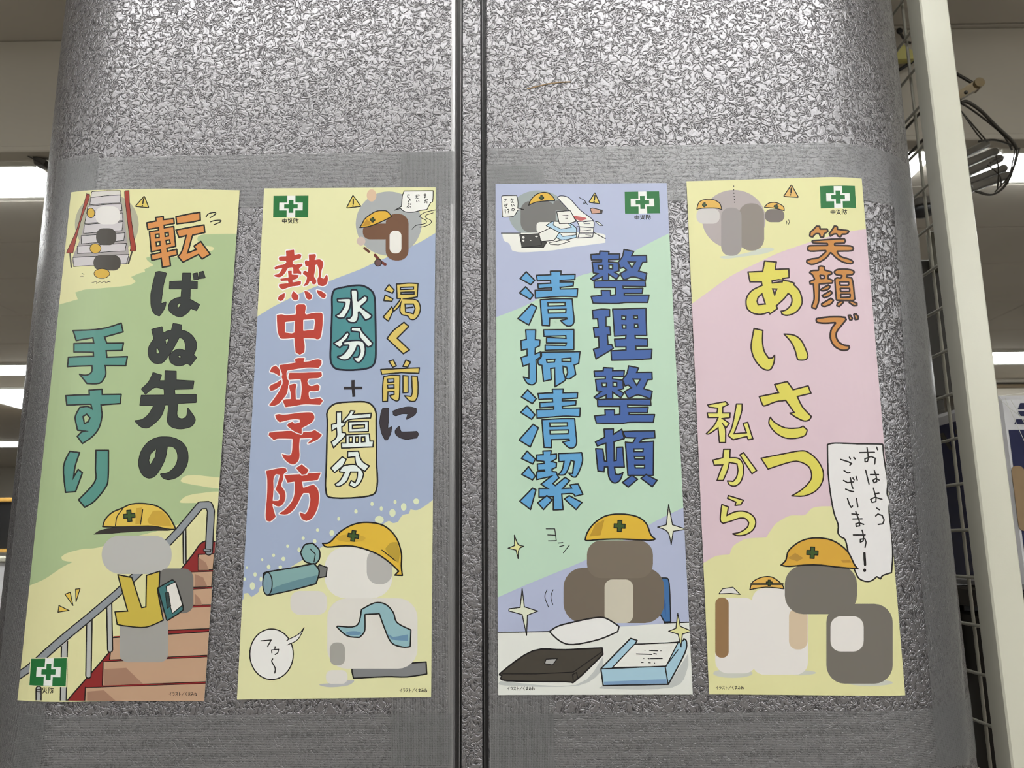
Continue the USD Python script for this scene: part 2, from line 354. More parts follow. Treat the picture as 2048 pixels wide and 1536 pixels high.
# ---- poster with the green field: handrail slogan ----
def poster_handrail(a):
    bg, K, DK = (226,221,168), (18,14,13), (50,53,52)
    a.part('printed_field')
    a.crop(0,0,1)
    a.fill('478,468 456,468 409.6,469 396.6,473 395,478.5 399,486 409,491 425,494 428.5,497.4 421,502.6 380,510 345,515 300,514 293,516 295,521 307,530.6 289,539 290.5,543.6 277,547.5 262.5,554 272,563 256,571 200,577 172,579 151,585 156,599 115,610 95,612 40,1180 55.4,1173 90,1158 124,1135 146,1124 127,1121 123,1114 135,1106 166,1098 197,1095 250,1078 340,1055 390,1032 400,1020 395,1006 366,1006 359,1004 376,991 421,984 445,983 445,978 426,976 373,967 361,962 369,953 389,950 426,954 447,955',(174,193,146))
    a.ch()
    a.crop(256,416,7.68)
    O=(216,143,78)
    a.outl('425,147 543,132 545,180 705,163 712,240 558,268 560,305 705,285 735,590 600,620 607,668 750,635 762,720 640,750 655,890 530,915 512,775 368,805 355,715 505,685 498,650 358,675 330,365 470,345 468,305 305,332 288,230 435,200',O,K,3,holes=['425,408 478,402 480,455 428,460','570,385 618,378 622,430 575,438','435,525 490,518 495,575 440,585','587,500 640,492 650,545 595,555'])
    a.outl('738,135 950,92 1108,68 1112,190 960,222 750,245',O,K,3)
    a.outl('738,340 950,300 1170,262 1182,378 1000,418 985,450 920,690 1050,640 1015,585 1120,515 1265,712 1140,785 1085,715 845,835 770,745 830,660 895,425 785,455',O,K,3)
    a.line('1200,140 1240,90 1330,70 1345,95 1265,150',2.2,K,1)
    a.line('1270,215 1330,195 1420,190 1420,215 1320,260',2.2,K,1)
    a.ch()
    for g,h in (('430,985 490,975 590,1000 585,1040 545,1200 510,1470 590,1440 570,1530 500,1646 465,1655 400,1620 360,1530 350,1400 355,1300 390,1130',()),
        ('838,1000 970,1000 960,1120 1070,1128 1068,1240 962,1240 955,1400 1105,1485 1055,1580 965,1545 920,1610 810,1675 700,1640 635,1580 622,1530 650,1440 740,1385 815,1370 825,1245 635,1245 640,1130 835,1120',('755,1500 790,1460 812,1475 800,1510 765,1545',)),
        ('995,1010 1070,995 1085,1095 1015,1105',()),('1090,990 1160,970 1190,1075 1095,1090',())):
        a.outl(g,DK,K,1.3,holes=h,r=1)
    a.ch()
    a.crop(256,616,7.68)
    a.outl('362,330 525,285 545,385 600,355 665,345 695,235 825,258 822,345 900,360 985,420 1045,510 1057,590 1040,660 1012,715 1058,765 962,888 910,850 830,885 740,885 660,840 635,770 650,715 720,650 800,632 875,655 885,590 870,520 840,475 790,455 690,640 560,820 480,855 400,845 340,790 312,710 315,620 350,540 400,470 375,390',DK,K,1.3,holes=['450,605 490,690 460,705 435,695 435,630','575,490 625,465 625,490 590,570','770,740 795,730 825,750 795,775'],r=.5)
    a.ch()
    a.crop(226,776,7.68)
    a.outl('800,-264 975,-259 975,-124 1248,-109 1230,16 948,26 955,96 1280,100 1280,225 1000,238 985,400 1010,460 1070,470 1130,430 1150,300 1260,460 1250,540 1190,600 1050,630 920,610 850,550 835,480 850,330 850,262 805,262 760,400 690,500 560,605 480,615 410,585 330,500 440,485 540,410 620,280 620,270 412,268 435,110 790,108 785,21 640,-4 500,101 435,16 550,-99 615,-239 750,-199 720,-114 795,-114',DK,K,1.3,r=.7)
    a.ch()
    a.outl('830,750 950,770 1060,830 1130,920 1155,1030 1145,1160 1080,1290 980,1375 860,1410 770,1385 725,1320 840,1300 940,1220 990,1110 985,990 930,910 840,895 830,960 800,1100 720,1260 640,1360 540,1385 450,1330 400,1210 400,1090 440,960 540,830 680,760',DK,K,1.3,holes=['670,930 650,1060 570,1190 552,1110 580,1010'],r=1)
    T=(85,146,136)
    a.ch()
    a.crop(106,630,7.68)
    a.outl('312,240 740,215 1050,125 1080,260 795,340 830,435 1085,430 1065,545 820,550 830,650 1145,640 1120,780 805,778 815,900 790,970 715,1050 525,1055 410,910 500,925 580,895 605,830 600,780 225,795 240,650 625,635 622,575 325,570 325,440 628,430 615,350 360,395',T,K,3)
    a.ch()
    a.outl('555,1155 755,1140 760,1222 1050,1218 1035,1362 740,1382 750,1480 755,1540 735,1660 690,1770 600,1875 455,1975 375,1865 440,1800 490,1785 380,1770 345,1600 360,1520 415,1420 530,1405 600,1440 585,1372 215,1385 198,1240 560,1225',T,K,3,holes=['465,1559 520,1524 570,1579 545,1639 485,1669'])
    a.ch()
    a.crop(106,820,7.68)
    a.outl('262,635 412,655 345,860 320,1030 390,912 455,965 350,1255 195,1265 165,870',T,K,3)
    a.outl('660,620 855,620 850,1040 810,1190 640,1400 490,1495 395,1380 640,1110 655,900',T,K,3)
    # small picture: stairs between red handrails
    a.part('stair_picture')
    a.crop(130,376,7.68)
    a.ell(645,560,490,480,(176,173,150))
    L,M=(206,199,202),(168,160,160)
    a.fill('410,90 850,60 985,1020 945,1165 135,1210 125,1060 250,740',M)
    a.outl('415,60 850,40 858,108 395,150',(216,210,205),K,1)
    for q in ('395,150 858,108 848,232 385,262','352,285 868,245 878,350 335,395','325,430 885,385 892,500 305,550','300,565 895,520 878,655 288,700','250,735 920,690 905,810 255,860','190,895 945,850 925,970 195,1010','125,1070 985,1020 945,1165 135,1210'): a.outl(q,L,K,1.2)
    a.rr(470,285,850,560,120,(226,221,218)); a.rr(480,620,790,880,110,(70,64,58)); a.rr(440,1030,860,1270,110,(70,64,58))
    a.part('helmet_print')
    for e in ((400,385,58,75),(470,930,85,75),(568,1315,120,75)): a.part('helmet_print'); a.ell(*e,(214,172,58),K,1.2)
    a.part('stair_picture')
    R=(160,58,42)
    a.outl('335,95 380,95 370,180 250,500 130,980 125,1000 35,1000 40,960 190,620 325,130',R,(70,25,20),1.2)
    a.outl('925,45 985,40 1000,300 1050,700 1090,900 1085,970 1000,970 1010,900 985,700 920,130',R,(70,25,20),1.2)
    a.line('82,1010 100,1215',3.2,(70,64,55)); a.line('1030,985 975,1165',3.2,(70,64,55))
    a.line('415,1455 490,1435 485,1470 545,1435 560,1460 610,1430 630,1460 665,1440 700,1445',1,K); a.line('240,1360 290,1355',1,K); a.line('265,1310 295,1330',1,K)
    a.warn('1220,125 1290,305 1080,285',(1212,165,1195,245,1187,275))
    # large picture
    a.part('handrail_picture')
    a.crop(40,980,3.572)
    S,S2=(197,160,132),(168,128,106)
    a.outl('330,1515 590,1215 710,1075 1180,530 1300,375 1400,370 1340,1540 330,1540',(142,38,38),K,2.5)
    for q,s in (('1275,460 1390,455 1380,570 1275,572','1275,480 1330,520 1350,572 1275,572'),('1050,590 1380,580 1370,692 1050,700','1250,600 1310,625 1340,690 1250,690'),('980,720 1375,700 1370,820 980,830','1250,740 1290,780 1300,822 1250,824'),('860,850 1370,830 1360,990 860,1010','900,900 960,940 980,1005 880,1008'),('660,1055 1360,1010 1350,1180 640,1215','830,1050 900,1080 940,1190 830,1205'),('595,1225 1345,1190 1340,1370 590,1400','600,1280 760,1270 880,1385 600,1398'),('468,1410 1340,1380 1330,1540 462,1540','480,1440 600,1430 700,1520 480,1520')):
        a.outl(q,S,K,2.2); a.fill(s,S2)
    for q in ('670,1048 1360,1003','600,1220 1345,1186','475,1405 1340,1376','985,714 1372,697','865,846 1370,828','1055,585 1378,577'): a.line(q,1.8,(150,30,34))
    G1=(186,186,184)
    for x0,y0,x1,y1,w in ((135,1420,135,1520,40),(320,1080,310,1520,46),(497,930,490,1325,42),(638,810,645,1140,40),(1175,270,1178,520,24)):
        a.line(f'{x0},{y0} {x1},{y1}',w/3.572+1.5,K); a.line(f'{x0},{y0} {x1},{y1}',w/3.572-3.5,G1)
    for w,c in ((16.5,K),(12,(146,150,156))): a.line('-30,1340 60,1280 200,1160 470,930 700,735 900,540 1130,300 1290,110 1350,108 1365,150 1350,440',w,c)
    a.outl('1312,420 1365,425 1362,442 1312,438',(150,154,158),K,1.5)
    # plain patches where the picture had a figure
    a.part('plain_patch')
    a.rr(585,325,1085,600,130,(190,188,185)); a.rr(712,900,1060,1230,60,(166,163,158)); a.rr(985,560,1240,880,70,(120,117,113))
    a.part('vest_print')
    a.outl('700,605 800,625 870,840 900,835 905,610 1000,580 995,690 985,720 1025,930 900,980 760,972 695,960 680,870 770,865 730,720',(207,183,74),K,2.6)
    a.part('clipboard_print')
    a.outl('985,700 1090,640 1120,680 1165,830 1150,870 1050,935',(66,118,120),K,2.6,r=2); a.outl('1045,690 1112,655 1162,822 1090,882 1060,790',(234,228,222),K,1.8); a.outl('1040,735 1062,730 1078,830 1052,845',(50,70,70),K,1.5)
    Y=(228,194,84)
    a.part('helmet_print')
    a.outl('592,262 610,210 660,160 730,130 800,100 900,98 990,120 1060,180 1100,250 1115,280 1060,280 950,260 800,262 680,265',Y,K,2.8)
    a.fill('910,215 950,150 1010,150 1060,200 1085,262 1000,255 930,245',(206,166,60)); a.fill('830,130 875,125 865,240 825,245',(206,166,60))
    a.line('735,135 695,190 683,255',2,K,1); a.line('878,140 862,245',2,K)
    a.fill('525,318 580,285 700,265 850,258 960,262 1080,292 960,292 800,300 650,312',(48,42,38)); a.cross(782,185,40,-.1)
    a.part('handrail_picture'); a.outl('280,825 352,860 273,873',Y,K,1.8); a.outl('323,745 360,730 380,825',Y,K,1.8); a.outl('398,708 430,706 402,798',Y,K,1.8)
    a.part('emblem')
    a.crop(0,0,1)
    a.emblem((62.8,1317.4),(134.3,1315.8),(131.8,1372.8),(59.3,1370.2),True); a.small('中災防',73,1375.5,35,10.5,1.5)
    a.part('caption'); a.small(CAPTION,338,1384.5,57,6.5,.9)

# ---- poster with the blue field: heat slogan ----
def poster_heat(a):
    K,NV=(20,16,15),(22,22,42)
    a.part('printed_field')
    B=(166,178,206)
    a.crop(0,0,1)
    a.fill('880,462 871.5,466 841,484 801,503 748,526 720,539 670,558 611,582 572,601 546,614 520,630 500,642 470,1210 485.8,1200 488,1187 496,1186 503,1194 517,1184.5 520,1175 531,1169 549,1158 570,1142 594,1126.5 618,1113 639,1097.5 665,1079 707,1060.6 760,1050 777,1042 786,1046 796,1043.5 800,1037 806,1030 818,1027.5 821,1018.5 835,1020 852,1010.5 866,1000 880,995',B)
    D=(226,232,196)
    a.crop(470,1000,3.793)
    for q in ((1040,30,12,17),(1110,65,12,18),(1195,98,24,30),(1280,52,21,29),(1215,15,12,16),(1375,10,22,22),(1095,150,34,30),(918,87,13,16),(787,143,11,15),(735,250,18,22),(627,228,12,13),(518,290,12,14),(605,313,14,16),(400,350,11,13),(487,378,13,18),(293,420,12,13),(368,447,15,17),(207,453,9,11),(256,508,14,17),(345,510,14,15),(90,513,9,9),(153,565,13,17),(73,600,11,13),(133,652,20,29),(197,600,10,20)): a.ell(*q,D)
    a.ch()
    R,W=(190,64,50),(246,240,240)
    def red(s,h=()): a.halo(s,R,W,2.1,holes=h,r=1)
    a.crop(520,490,7.68)
    red('400,90 525,72 530,160 600,140 638,155 625,205 540,230 505,245 500,280 540,305 650,287 650,320 600,360 610,400 635,410 632,470 600,440 510,440 510,370 500,345 430,360 380,440 310,495 235,485 220,460 290,440 350,350 230,378 222,345 290,315 370,300 405,270 400,245 300,240 288,210 310,180 405,175')
    red('430,400 490,395 490,455 600,465 570,515 500,535 500,575 630,555 630,600 590,625 480,640 350,685 300,650 290,610 330,598 440,590 430,550 320,555 312,520 440,500')
    red('750,150 850,140 860,180 835,235 920,222 970,260 970,320 945,400 935,500 980,520 1025,450 1045,510 1030,590 980,630 920,625 890,600 885,520 905,480 905,380 880,300 850,310 845,400 830,480 860,530 865,570 850,605 810,605 790,555 760,560 735,610 655,640 700,580 725,500 700,470 660,445 670,405 705,400 735,425 745,330 700,325 690,260 710,235 755,245')
    for s in ('385,735 380,800 350,850 310,860 275,835 300,780','510,710 545,735 590,780 585,840 540,850 500,830 485,775','680,705 740,720 800,775 790,830 750,840 710,810','870,690 950,715 1020,765 1000,815 950,810 890,750'): red(s)
    a.ch()
    red('550,950 590,915 680,912 705,950 690,1050 710,1070 830,1045 940,1040 965,1080 960,1250 930,1420 880,1450 830,1435 668,1432 688,1552 678,1652 613,1687 548,1652 538,1552 528,1427 353,1442 300,1410 270,1300 258,1080 330,1065 400,1080 545,1070 555,1040',('385,1185 540,1165 530,1345 490,1360 385,1345','665,1150 835,1135 850,1180 830,1305 665,1320'))
    a.ch()
    a.crop(510,670,7.68)
    red('385,460 480,450 630,425 610,380 660,355 765,355 745,415 830,405 960,372 1020,390 1020,450 975,510 850,500 730,510 500,545 485,590 500,680 525,700 510,800 490,900 430,985 360,1060 280,1090 215,1080 290,985 390,830 425,700 410,650 420,600 385,520')
    red('320,470 370,520 385,570 375,630 300,585 230,570 260,500'); red('405,685 410,740 380,790 300,845 240,855 218,810 250,770 330,735')
    red('530,580 740,580 1020,570 1030,620 980,660 830,670 805,720 830,775 880,785 960,755 995,790 985,850 920,865 840,860 825,900 835,970 870,985 1000,965 1045,1010 1000,1075 780,1065 640,1085 470,1110 430,1020 460,990 550,985 550,900 525,800 530,770 600,750 640,760 625,850 630,990 700,990 720,830 705,700 680,680 530,690 515,650')
    a.ch()
    a.crop(510,850,7.68)
    red('220,118 370,100 590,95 700,155 750,110 850,105 920,78 1030,150 960,225 780,305 880,215 860,200 690,205 680,330 685,480 660,560 600,605 530,590 450,520 410,440 510,468 565,430 580,215 370,210 290,232 210,160')
    red('310,-152 370,-167 450,-157 700,-187 860,-192 910,-142 905,-82 850,-22 720,48 720,130 700,135 600,95 500,20 510,-20 575,-50 610,-22 690,-40 690,-80 620,-90 500,-72 380,-40 330,-90')
    a.ch()
    red('170,705 400,660 480,670 490,715 440,760 435,830 405,930 460,1020 470,1110 440,1200 380,1250 310,1235 245,1165 360,1165 385,1120 370,1060 315,990 350,900 385,765 320,755 285,830 285,1000 270,1200 280,1280 320,1410 240,1480 180,1470 165,1380 185,1100 190,850')
    red('450,770 700,755 1015,730 965,845 720,870 740,965 900,915 960,980 985,1100 960,1280 880,1430 790,1475 720,1440 685,1340 770,1370 820,1300 850,1150 830,1045 745,1045 710,1100 620,1270 500,1370 360,1365 460,1300 570,1170 610,1040 615,900 610,870 500,885'); red('630,660 720,605 825,690 790,755 720,765')
    a.crop(655,560,7.68)
    WT=(232,240,236); a.part('teal_label')
    a.outl('110,145 230,115 430,85 560,95 680,170 725,280 735,500 745,1000 735,1230 680,1330 550,1370 350,1385 150,1370 70,1300 45,1180 55,900 70,500 70,250',(76,141,146),NV,3.8,r=4)
    a.ch()
    for s in ('375,150 445,150 462,200 460,330 570,245 612,260 605,320 505,410 685,545 655,590 580,618 475,470 475,570 440,645 390,658 330,645 282,588 340,590 380,520 370,300 362,180','150,292 330,283 362,310 340,440 260,580 180,587 118,548 190,510 260,400 268,345 158,338'): a.outl(s,WT,NV,3.2,r=1.2)
    a.ch()
    for s in ('305,795 338,830 300,905 235,965 240,1000 190,1042 88,975 200,905','362,755 390,728 510,733 540,800 692,965 680,1012 620,1033 560,960 500,890 490,800 368,788','245,955 360,933 520,933 572,990 582,1100 550,1200 490,1268 440,1258 393,1190 470,1185 500,1110 490,1030 460,1000 420,1100 330,1212 230,1228 140,1180 230,1150 310,1060 330,1000 248,1003'): a.outl(s,WT,NV,3.2,r=1.2)
    a.ch()
    Y=(222,196,104)
    for s in ('945,70 1025,155 1000,205 880,160','885,230 1005,290 990,330 865,320','990,410 1010,480 935,635 855,570'): a.outl(s,Y,K,2.5)
    a.outl('1060,65 1240,50 1390,55 1380,262 1200,290 1340,300 1400,340 1428,440 1400,540 1340,605 1270,602 1230,552 1150,535 1112,470 1125,360 1090,420 1020,482 1003,450 1100,330 1120,288 1070,285',Y,K,2.5,holes=['1122,115 1322,108 1322,142 1122,148','1128,190 1332,183 1332,215 1128,220','1192,372 1320,372 1345,440 1320,520 1200,492'])
    a.line('1200,432 1312,420',3,K)
    a.ch()
    a.outl('1175,650 1250,715 1070,895 1260,1075 1165,1135 915,900 1010,780',Y,K,2.7)
    a.ch()
    a.crop(645,720,7.68)
    for s in ('1020,20 1090,0 1135,90 1080,115','1280,0 1355,30 1310,110 1235,100','895,145 1490,120 1480,205 1210,195 910,220','1235,240 1315,245 1315,500 1235,505','1370,245 1455,250 1470,400 1460,560 1420,635 1340,630 1260,550 1360,560 1380,500 1375,380'): a.outl(s,Y,K,2.5)
    a.outl('940,255 1060,235 1190,240 1185,540 1170,620 1130,630 1060,590 1035,545 1100,530 1100,485 1005,490 1000,635 925,640 925,400',Y,K,2.5,holes=['1000,295 1098,290 1098,340 1005,348','1000,385 1098,380 1100,430 1005,435'])
    a.ch()
    N=(56,48,55)
    for s in ('930,735 1020,740 1015,900 1005,1050 1070,1020 1050,1130 1000,1230 960,1230 910,1130 880,980 890,850 915,760','1080,785 1200,740 1330,720 1440,740 1445,800 1400,860 1280,920 1310,830 1220,830 1130,860 1085,840','1185,1015 1200,1080 1240,1105 1450,1095 1475,1140 1450,1200 1300,1220 1200,1200 1130,1150 1115,1090 1150,1040'): a.outl(s,N,K,1,r=1)
    a.ch()
    a.fill('445,310 495,308 495,410 615,410 615,450 500,452 505,565 460,570 450,455 330,455 330,412 445,412',(40,33,38))
    a.part('yellow_label')
    a.outl('190,675 450,645 700,655 815,780 825,1000 830,1536 839,1938 719,2088 164,2118 52,2005 60,1600 75,1000 75,795',(228,216,152),K,3.3)
    a.ch()
    for s in ('215,800 295,795 295,960 350,965 345,995 297,1030 302,1115 350,1118 345,1172 170,1350 135,1260 215,1182 215,1050 145,1090 140,990 215,972','430,780 500,785 465,838 750,818 740,890 420,915 350,970 310,940 400,840'): a.outl(s,WT,K,2.6)
    a.outl('400,950 705,940 705,1100 405,1107',WT,K,2.6,holes=['460,1005 645,995 645,1045 460,1055'])
    a.outl('360,1150 720,1135 730,1245 785,1245 775,1335 295,1355 290,1275 360,1275',WT,K,2.6,holes=['412,1185 462,1185 457,1265 412,1265','507,1185 557,1180 552,1265 507,1265','598,1185 650,1180 655,1255 598,1260'])
    a.ch()
    a.crop(640,860,10.24)
    for s in ('500,730 730,710 860,830 890,930 820,1090 705,1185 595,1125 640,1035 720,1080 760,980 770,860 630,860 600,940 540,1060 410,1150 330,1150 310,1110 420,1020 500,870 400,855 420,800','455,550 540,600 470,740 300,875 220,780','570,440 790,435 830,580 900,670 1015,735 920,850 750,720 715,550 565,565'): a.outl(s,WT,K,2.6)
    a.part('emblem')
    a.crop(520,370,5.689)
    a.emblem((155,124),(552,122),(548,369),(150,370)); a.crop(0,0,1); a.small('中災防',564,437.5,34,9,1.5)
    a.part('heat_picture')
    a.crop(520,370,5.689)
    a.warn('1058,118 1150,245 985,263',(1062,160,1062,220,1062,240))
    a.ell(1465,440,375,365,(170,172,174))
    a.ell(1270,120,55,70,(222,190,160)); a.ell(1150,640,50,50,(205,185,175))
    a.rr(1430,330,1690,860,110,(116,80,58)); a.rr(1170,440,1500,620,80,(116,80,58)); a.rr(1475,520,1610,780,60,(236,232,226))
    a.part('helmet_print')
    a.outl('1135,487 1165,440 1200,380 1310,305 1400,293 1450,303 1497,355 1470,375 1380,420 1250,470',(224,176,58),K,2); a.fill('1160,470 1215,390 1265,430 1240,462',(190,140,44)); a.cross(1282,397,26,.1)
    a.part('tool_print'); a.line('1190,720 1240,760',5,(96,52,38)); a.line('1310,800 1380,880 1425,905',6,(110,50,42)); a.ell(1345,885,40,40,(110,80,80),K,1.5)
    a.part('speech_bubble')
    a.outl('1640,70 1970,66 1966,185 1940,205 1900,280 1830,290 1740,310 1650,305 1600,268 1535,287 1610,245 1620,130',(240,238,234),K,1.6)
    a.part('heat_picture')
    for s in ('1995,285 1880,312 1820,350 1835,375 1890,405 1880,440 1780,460 1730,505','1970,318 1890,345 1890,375 1945,405 1940,440 1880,470 1820,480'): a.line(s,1.4,K,1)
    a.part('speech_bubble'); a.small('ま',1862,100,36,50,1.2); a.small('だ',1868,165,42,45,1.2); a.small('だ',1765,112,52,48,1.2); a.small('い',1775,168,42,32,1.2); a.small('じ',1670,105,40,45,1.2); a.small('ょ',1690,155,30,26,1.1); a.small('う',1680,182,26,28,1.1); a.small('ぶ',1672,215,50,45,1.2)
    a.part('heat_picture')
    a.crop(470,1000,3.793)
    a.fill('640,1400 760,1385 900,1365 860,1405 720,1420',(188,188,190),1)
    a.outl('900,1250 1180,1245 1450,1228 1455,1320 1300,1342 1150,1340 900,1352 887,1290',(132,132,134),K,2.8)
    a.part('plain_patch')
    a.rr(700,745,1385,1280,150,(226,221,214)); a.rr(690,1290,855,1395,45,(226,221,214)); a.rr(680,355,1195,745,160,(232,228,222)); a.rr(1000,370,1195,640,90,(186,183,180)); a.rr(420,690,700,870,70,(222,217,211)); a.rr(720,1080,835,1255,50,(168,165,158))
    a.part('helmet_print')
    a.outl('665,330 720,320 800,240 900,185 1010,170 1130,195 1220,280 1262,400 1262,500 1270,572 1213,570 1242,540 1180,480 1080,410 950,362 840,347 700,357',(228,186,62),K,3)
    a.fill('1140,370 1180,325 1230,320 1250,400 1240,480 1180,430',(190,158,56)); a.ell(880,290,110,30,(208,168,58)); a.cross(898,272,40,.15); a.line('1115,380 1215,458',2,K)
    a.part('bottle_print')
    BT=(134,172,172)
    a.outl('498,400 530,340 590,328 640,380 640,450 605,490 530,465',BT,K,2.8); a.line('570,370 610,410 600,470',2,K)
    a.outl('640,490 700,512 692,580 640,590 610,540',(120,120,118),K,2.4)
    a.outl('215,560 250,545 430,515 600,482 640,540 615,635 440,682 258,722 220,640',BT,K,3); a.fill('290,668 460,610 625,570 612,628 440,678 262,716',(104,142,152)); a.ell(247,635,36,86,(130,160,172),K,2.2)
    a.part('towel_print')
    a.outl('765,955 890,962 940,930 960,830 1060,780 1140,790 1200,850 1230,930 1335,985 1330,1112 1270,1115 1185,1080 1130,960 1095,862 985,868 985,990 945,1042 850,1030',(150,188,196),K,2.8,r=1.5); a.fill('1150,1010 1200,1040 1310,1020 1310,1070 1190,1060',(110,148,178)); a.ell(900,1010,60,16,(110,148,178))
    a.part('speech_bubble')
    a.ell(278,1170,165,192,(240,237,234),K,2.4); a.outl('395,1065 480,1020 525,968 480,1055 415,1092 385,1100',(240,237,234),K,1.8); a.fill('370,1070 410,1068 412,1088 380,1110',(240,237,234))
    a.line('198,1068 275,1062 248,1112',2.2,K); a.line('305,1112 303,1132',2,K); a.line('280,1160 278,1138 332,1132 326,1158 305,1172',2,K,0); a.line('287,1205 280,1225 305,1275 302,1312',2.4,K,1)
    a.part('caption'); a.crop(0,0,1); a.small(CAPTION,799,1377,56,7,.9)
# ---- poster with lilac and mint bands: tidying slogan ----
def poster_tidy(a):
    K,W=(22,18,20),(236,234,228)
    a.part('printed_field')
    a.crop(0,0,1)
    a.fill('1345,463 1338,467 1319,476 1290,491 1277,498 1230,522 1182,545 1150,556 1063,605 1020,624 985,637 985,1198 995,1195 1047,1172 1105,1148 1167,1122 1230,1090 1308,1044 1365,1016 1385,1006 1360,700',(190,217,194))
    a.fill('985,1264 1100,1262 1376,1244 1395,1244 1395,1400 985,1400',(230,230,224)); a.line('985,1264.5 1100,1263',2.2,K); a.line('1328,1246 1395,1244',2.2,K)
    B=(66,98,164)
    def sei(sx,sy,tx,ty):
        f=lambda s:' '.join('%.0f,%.0f'%((float(q.split(',')[0])-165)*sx+tx,(float(q.split(',')[1])-70)*sy+ty) for q in s.split())
        a.outl(f('305,95 445,102 440,140 612,138 605,222 440,228 438,258 590,275 600,400 530,420 605,465 560,530 440,450 440,545 345,545 345,490 200,548 165,520 270,440 205,430 185,265 330,258 332,230 175,230 165,148 300,140'),B,K,2.8,holes=[f('280,318 350,318 345,370 290,370'),f('445,308 500,310 500,368 445,365')])
        a.outl(f('675,70 825,100 795,165 1020,162 1025,265 960,270 900,400 1025,435 1005,548 820,490 700,530 660,520 615,440 715,385 670,345 620,360 600,300 590,265 650,180'),B,K,2.8,holes=[f('740,260 850,262 795,350')])
        a.outl(f('215,555 450,548 1000,550 1005,640 660,635 665,670 965,665 955,745 680,745 680,770 1060,770 1040,885 700,885 560,900 200,895 170,790 330,775 325,700 465,700 470,775 545,765 545,655 220,655'),B,K,2.8)
    a.ch(); a.crop(1160,490,7.68); sei(1,1,165,70)
    a.ch()
    a.crop(1160,610,7.68)
    a.outl('190,85 330,65 455,70 455,180 400,185 400,330 460,335 470,460 420,465 430,605 485,605 512,665 440,715 245,830 205,680 290,655 285,490 225,495 205,350 280,345 270,212 200,215',B,K,2.8)
    a.outl('500,65 1010,50 1025,470 845,470 850,510 1040,520 1040,635 855,635 860,685 1105,680 1095,825 800,845 485,850 475,705 705,692 705,645 540,645 530,525 700,515 705,468 530,480',B,K,2.8,holes=['642,172 703,176 698,223 642,220','822,167 880,172 883,213 827,210','647,307 703,310 703,358 655,358','837,297 885,297 890,346 837,343'])
    a.ch(); sei(1.04,1.068,215,935)
    a.ch()
    a.crop(1160,790,7.68)
    a.outl('665,560 1145,550 1150,660 975,675 920,725 1130,710 1125,1235 735,1235 695,725 810,735 850,660 700,655 670,600',B,K,2.8,holes=['825,830 970,828 965,870 830,870','835,945 985,945 980,985 845,985','840,1080 990,1080 990,1120 850,1120'])
    a.outl('370,525 512,520 512,605 640,525 680,670 520,720 525,1010 555,1005 560,805 655,800 680,1110 530,1110 545,1215 600,1220 660,1190 620,1300 555,1350 490,1335 440,1250 425,1105 375,1105 370,1180 275,1170 240,825 350,830 375,1015 410,1020 395,740 265,785 235,720 375,650',B,K,2.8)
    a.outl('795,1230 885,1295 740,1415 650,1345',B,K,2.8); a.outl('1015,1220 1185,1310 1110,1410 935,1280',B,K,2.8)
    C=(98,163,212)
    def ao(sx,sy,tx,ty):
        f=lambda s:' '.join('%.0f,%.0f'%((float(q.split(',')[0])-405)*sx+tx,(float(q.split(',')[1])-97)*sy+ty) for q in s.split())
        a.outl(f('465,535 750,520 955,520 970,700 985,850 960,920 900,942 845,920 775,855 875,830 870,815 610,820 605,935 495,930 475,700'),C,K,2.8,holes=[f('580,580 845,578 845,625 585,632'),f('585,685 860,680 855,735 590,740')])
        a.outl(f('620,97 785,95 780,150 1000,145 995,225 770,238 770,265 975,262 970,325 770,345 775,370 1040,365 1030,492 780,485 390,512 385,390 640,385 640,350 435,365 430,290 625,280 620,235 420,245 405,160 625,150'),C,K,2.8)
        for s in ('250,105 380,235 320,305 155,210','240,335 360,465 310,530 145,430','330,600 412,650 290,925 120,825'): a.outl(f(s),C,K,2.8)
    a.ch(); a.crop(1020,530,7.68); ao(1,1,405,97)
    a.ch()
    a.crop(1020,680,7.68)
    a.outl('515,-155 980,-160 980,150 540,160 540,80 855,85 865,50 560,45 560,-40 860,-25 855,-65 520,-55',C,K,2.8)
    a.outl('480,190 800,185 1075,180 1055,360 985,385 1010,530 920,595 850,590 835,630 690,720 685,430 625,440 635,610 515,635 490,390 440,380 430,320 480,260',C,K,2.8,holes=['560,300 690,295 680,340 570,345','800,290 935,280 935,335 800,330','815,405 870,420 885,500 850,590 820,500'])
    a.outl('240,-155 395,-155 390,-5 460,0 455,90 390,120 385,215 470,185 470,260 400,310 410,600 380,670 330,690 260,660 205,570 290,590 290,370 200,405 170,270 265,240 260,140 175,160 170,10 250,-10',C,K,2.8)
    a.ch(); ao(1.024,1.074,430,755)
    a.ch()
    a.crop(1020,850,7.68)
    for s in ('262,400 390,525 350,600 175,515','285,640 390,785 345,845 180,760','345,970 400,995 315,1300 150,1170','745,440 1100,425 1115,550 1060,720 1010,800 960,795 900,740 960,745 985,560 940,545 900,660 850,755 780,770 740,765 800,690 830,560 750,565','505,400 635,395 625,455 715,445 712,520 640,560 715,580 710,650 645,680 650,715 710,720 730,775 755,810 660,900 695,930 845,805 920,855 810,975 945,970 920,920 1045,905 1120,1065 995,1095 960,1055 795,1060 815,1300 665,1305 665,1100 445,1110 445,975 575,975 475,910 630,790 410,840 410,720 530,705 525,690 425,695 420,600 525,590 520,560 410,550 410,460 510,455','565,1085 650,1150 515,1300 425,1195','910,1085 1105,1190 1015,1300 835,1135'): a.outl(s,C,K,2.8)
    a.part('emblem')
    a.crop(985,360,5.689)
    a.emblem((1503,136),(1895,130),(1907,380),(1508,384)); a.crop(0,0,1); a.small('中災防',1268.5,430.5,34,8.5,1.4)
    a.part('tidying_picture')
    a.crop(985,360,5.689)
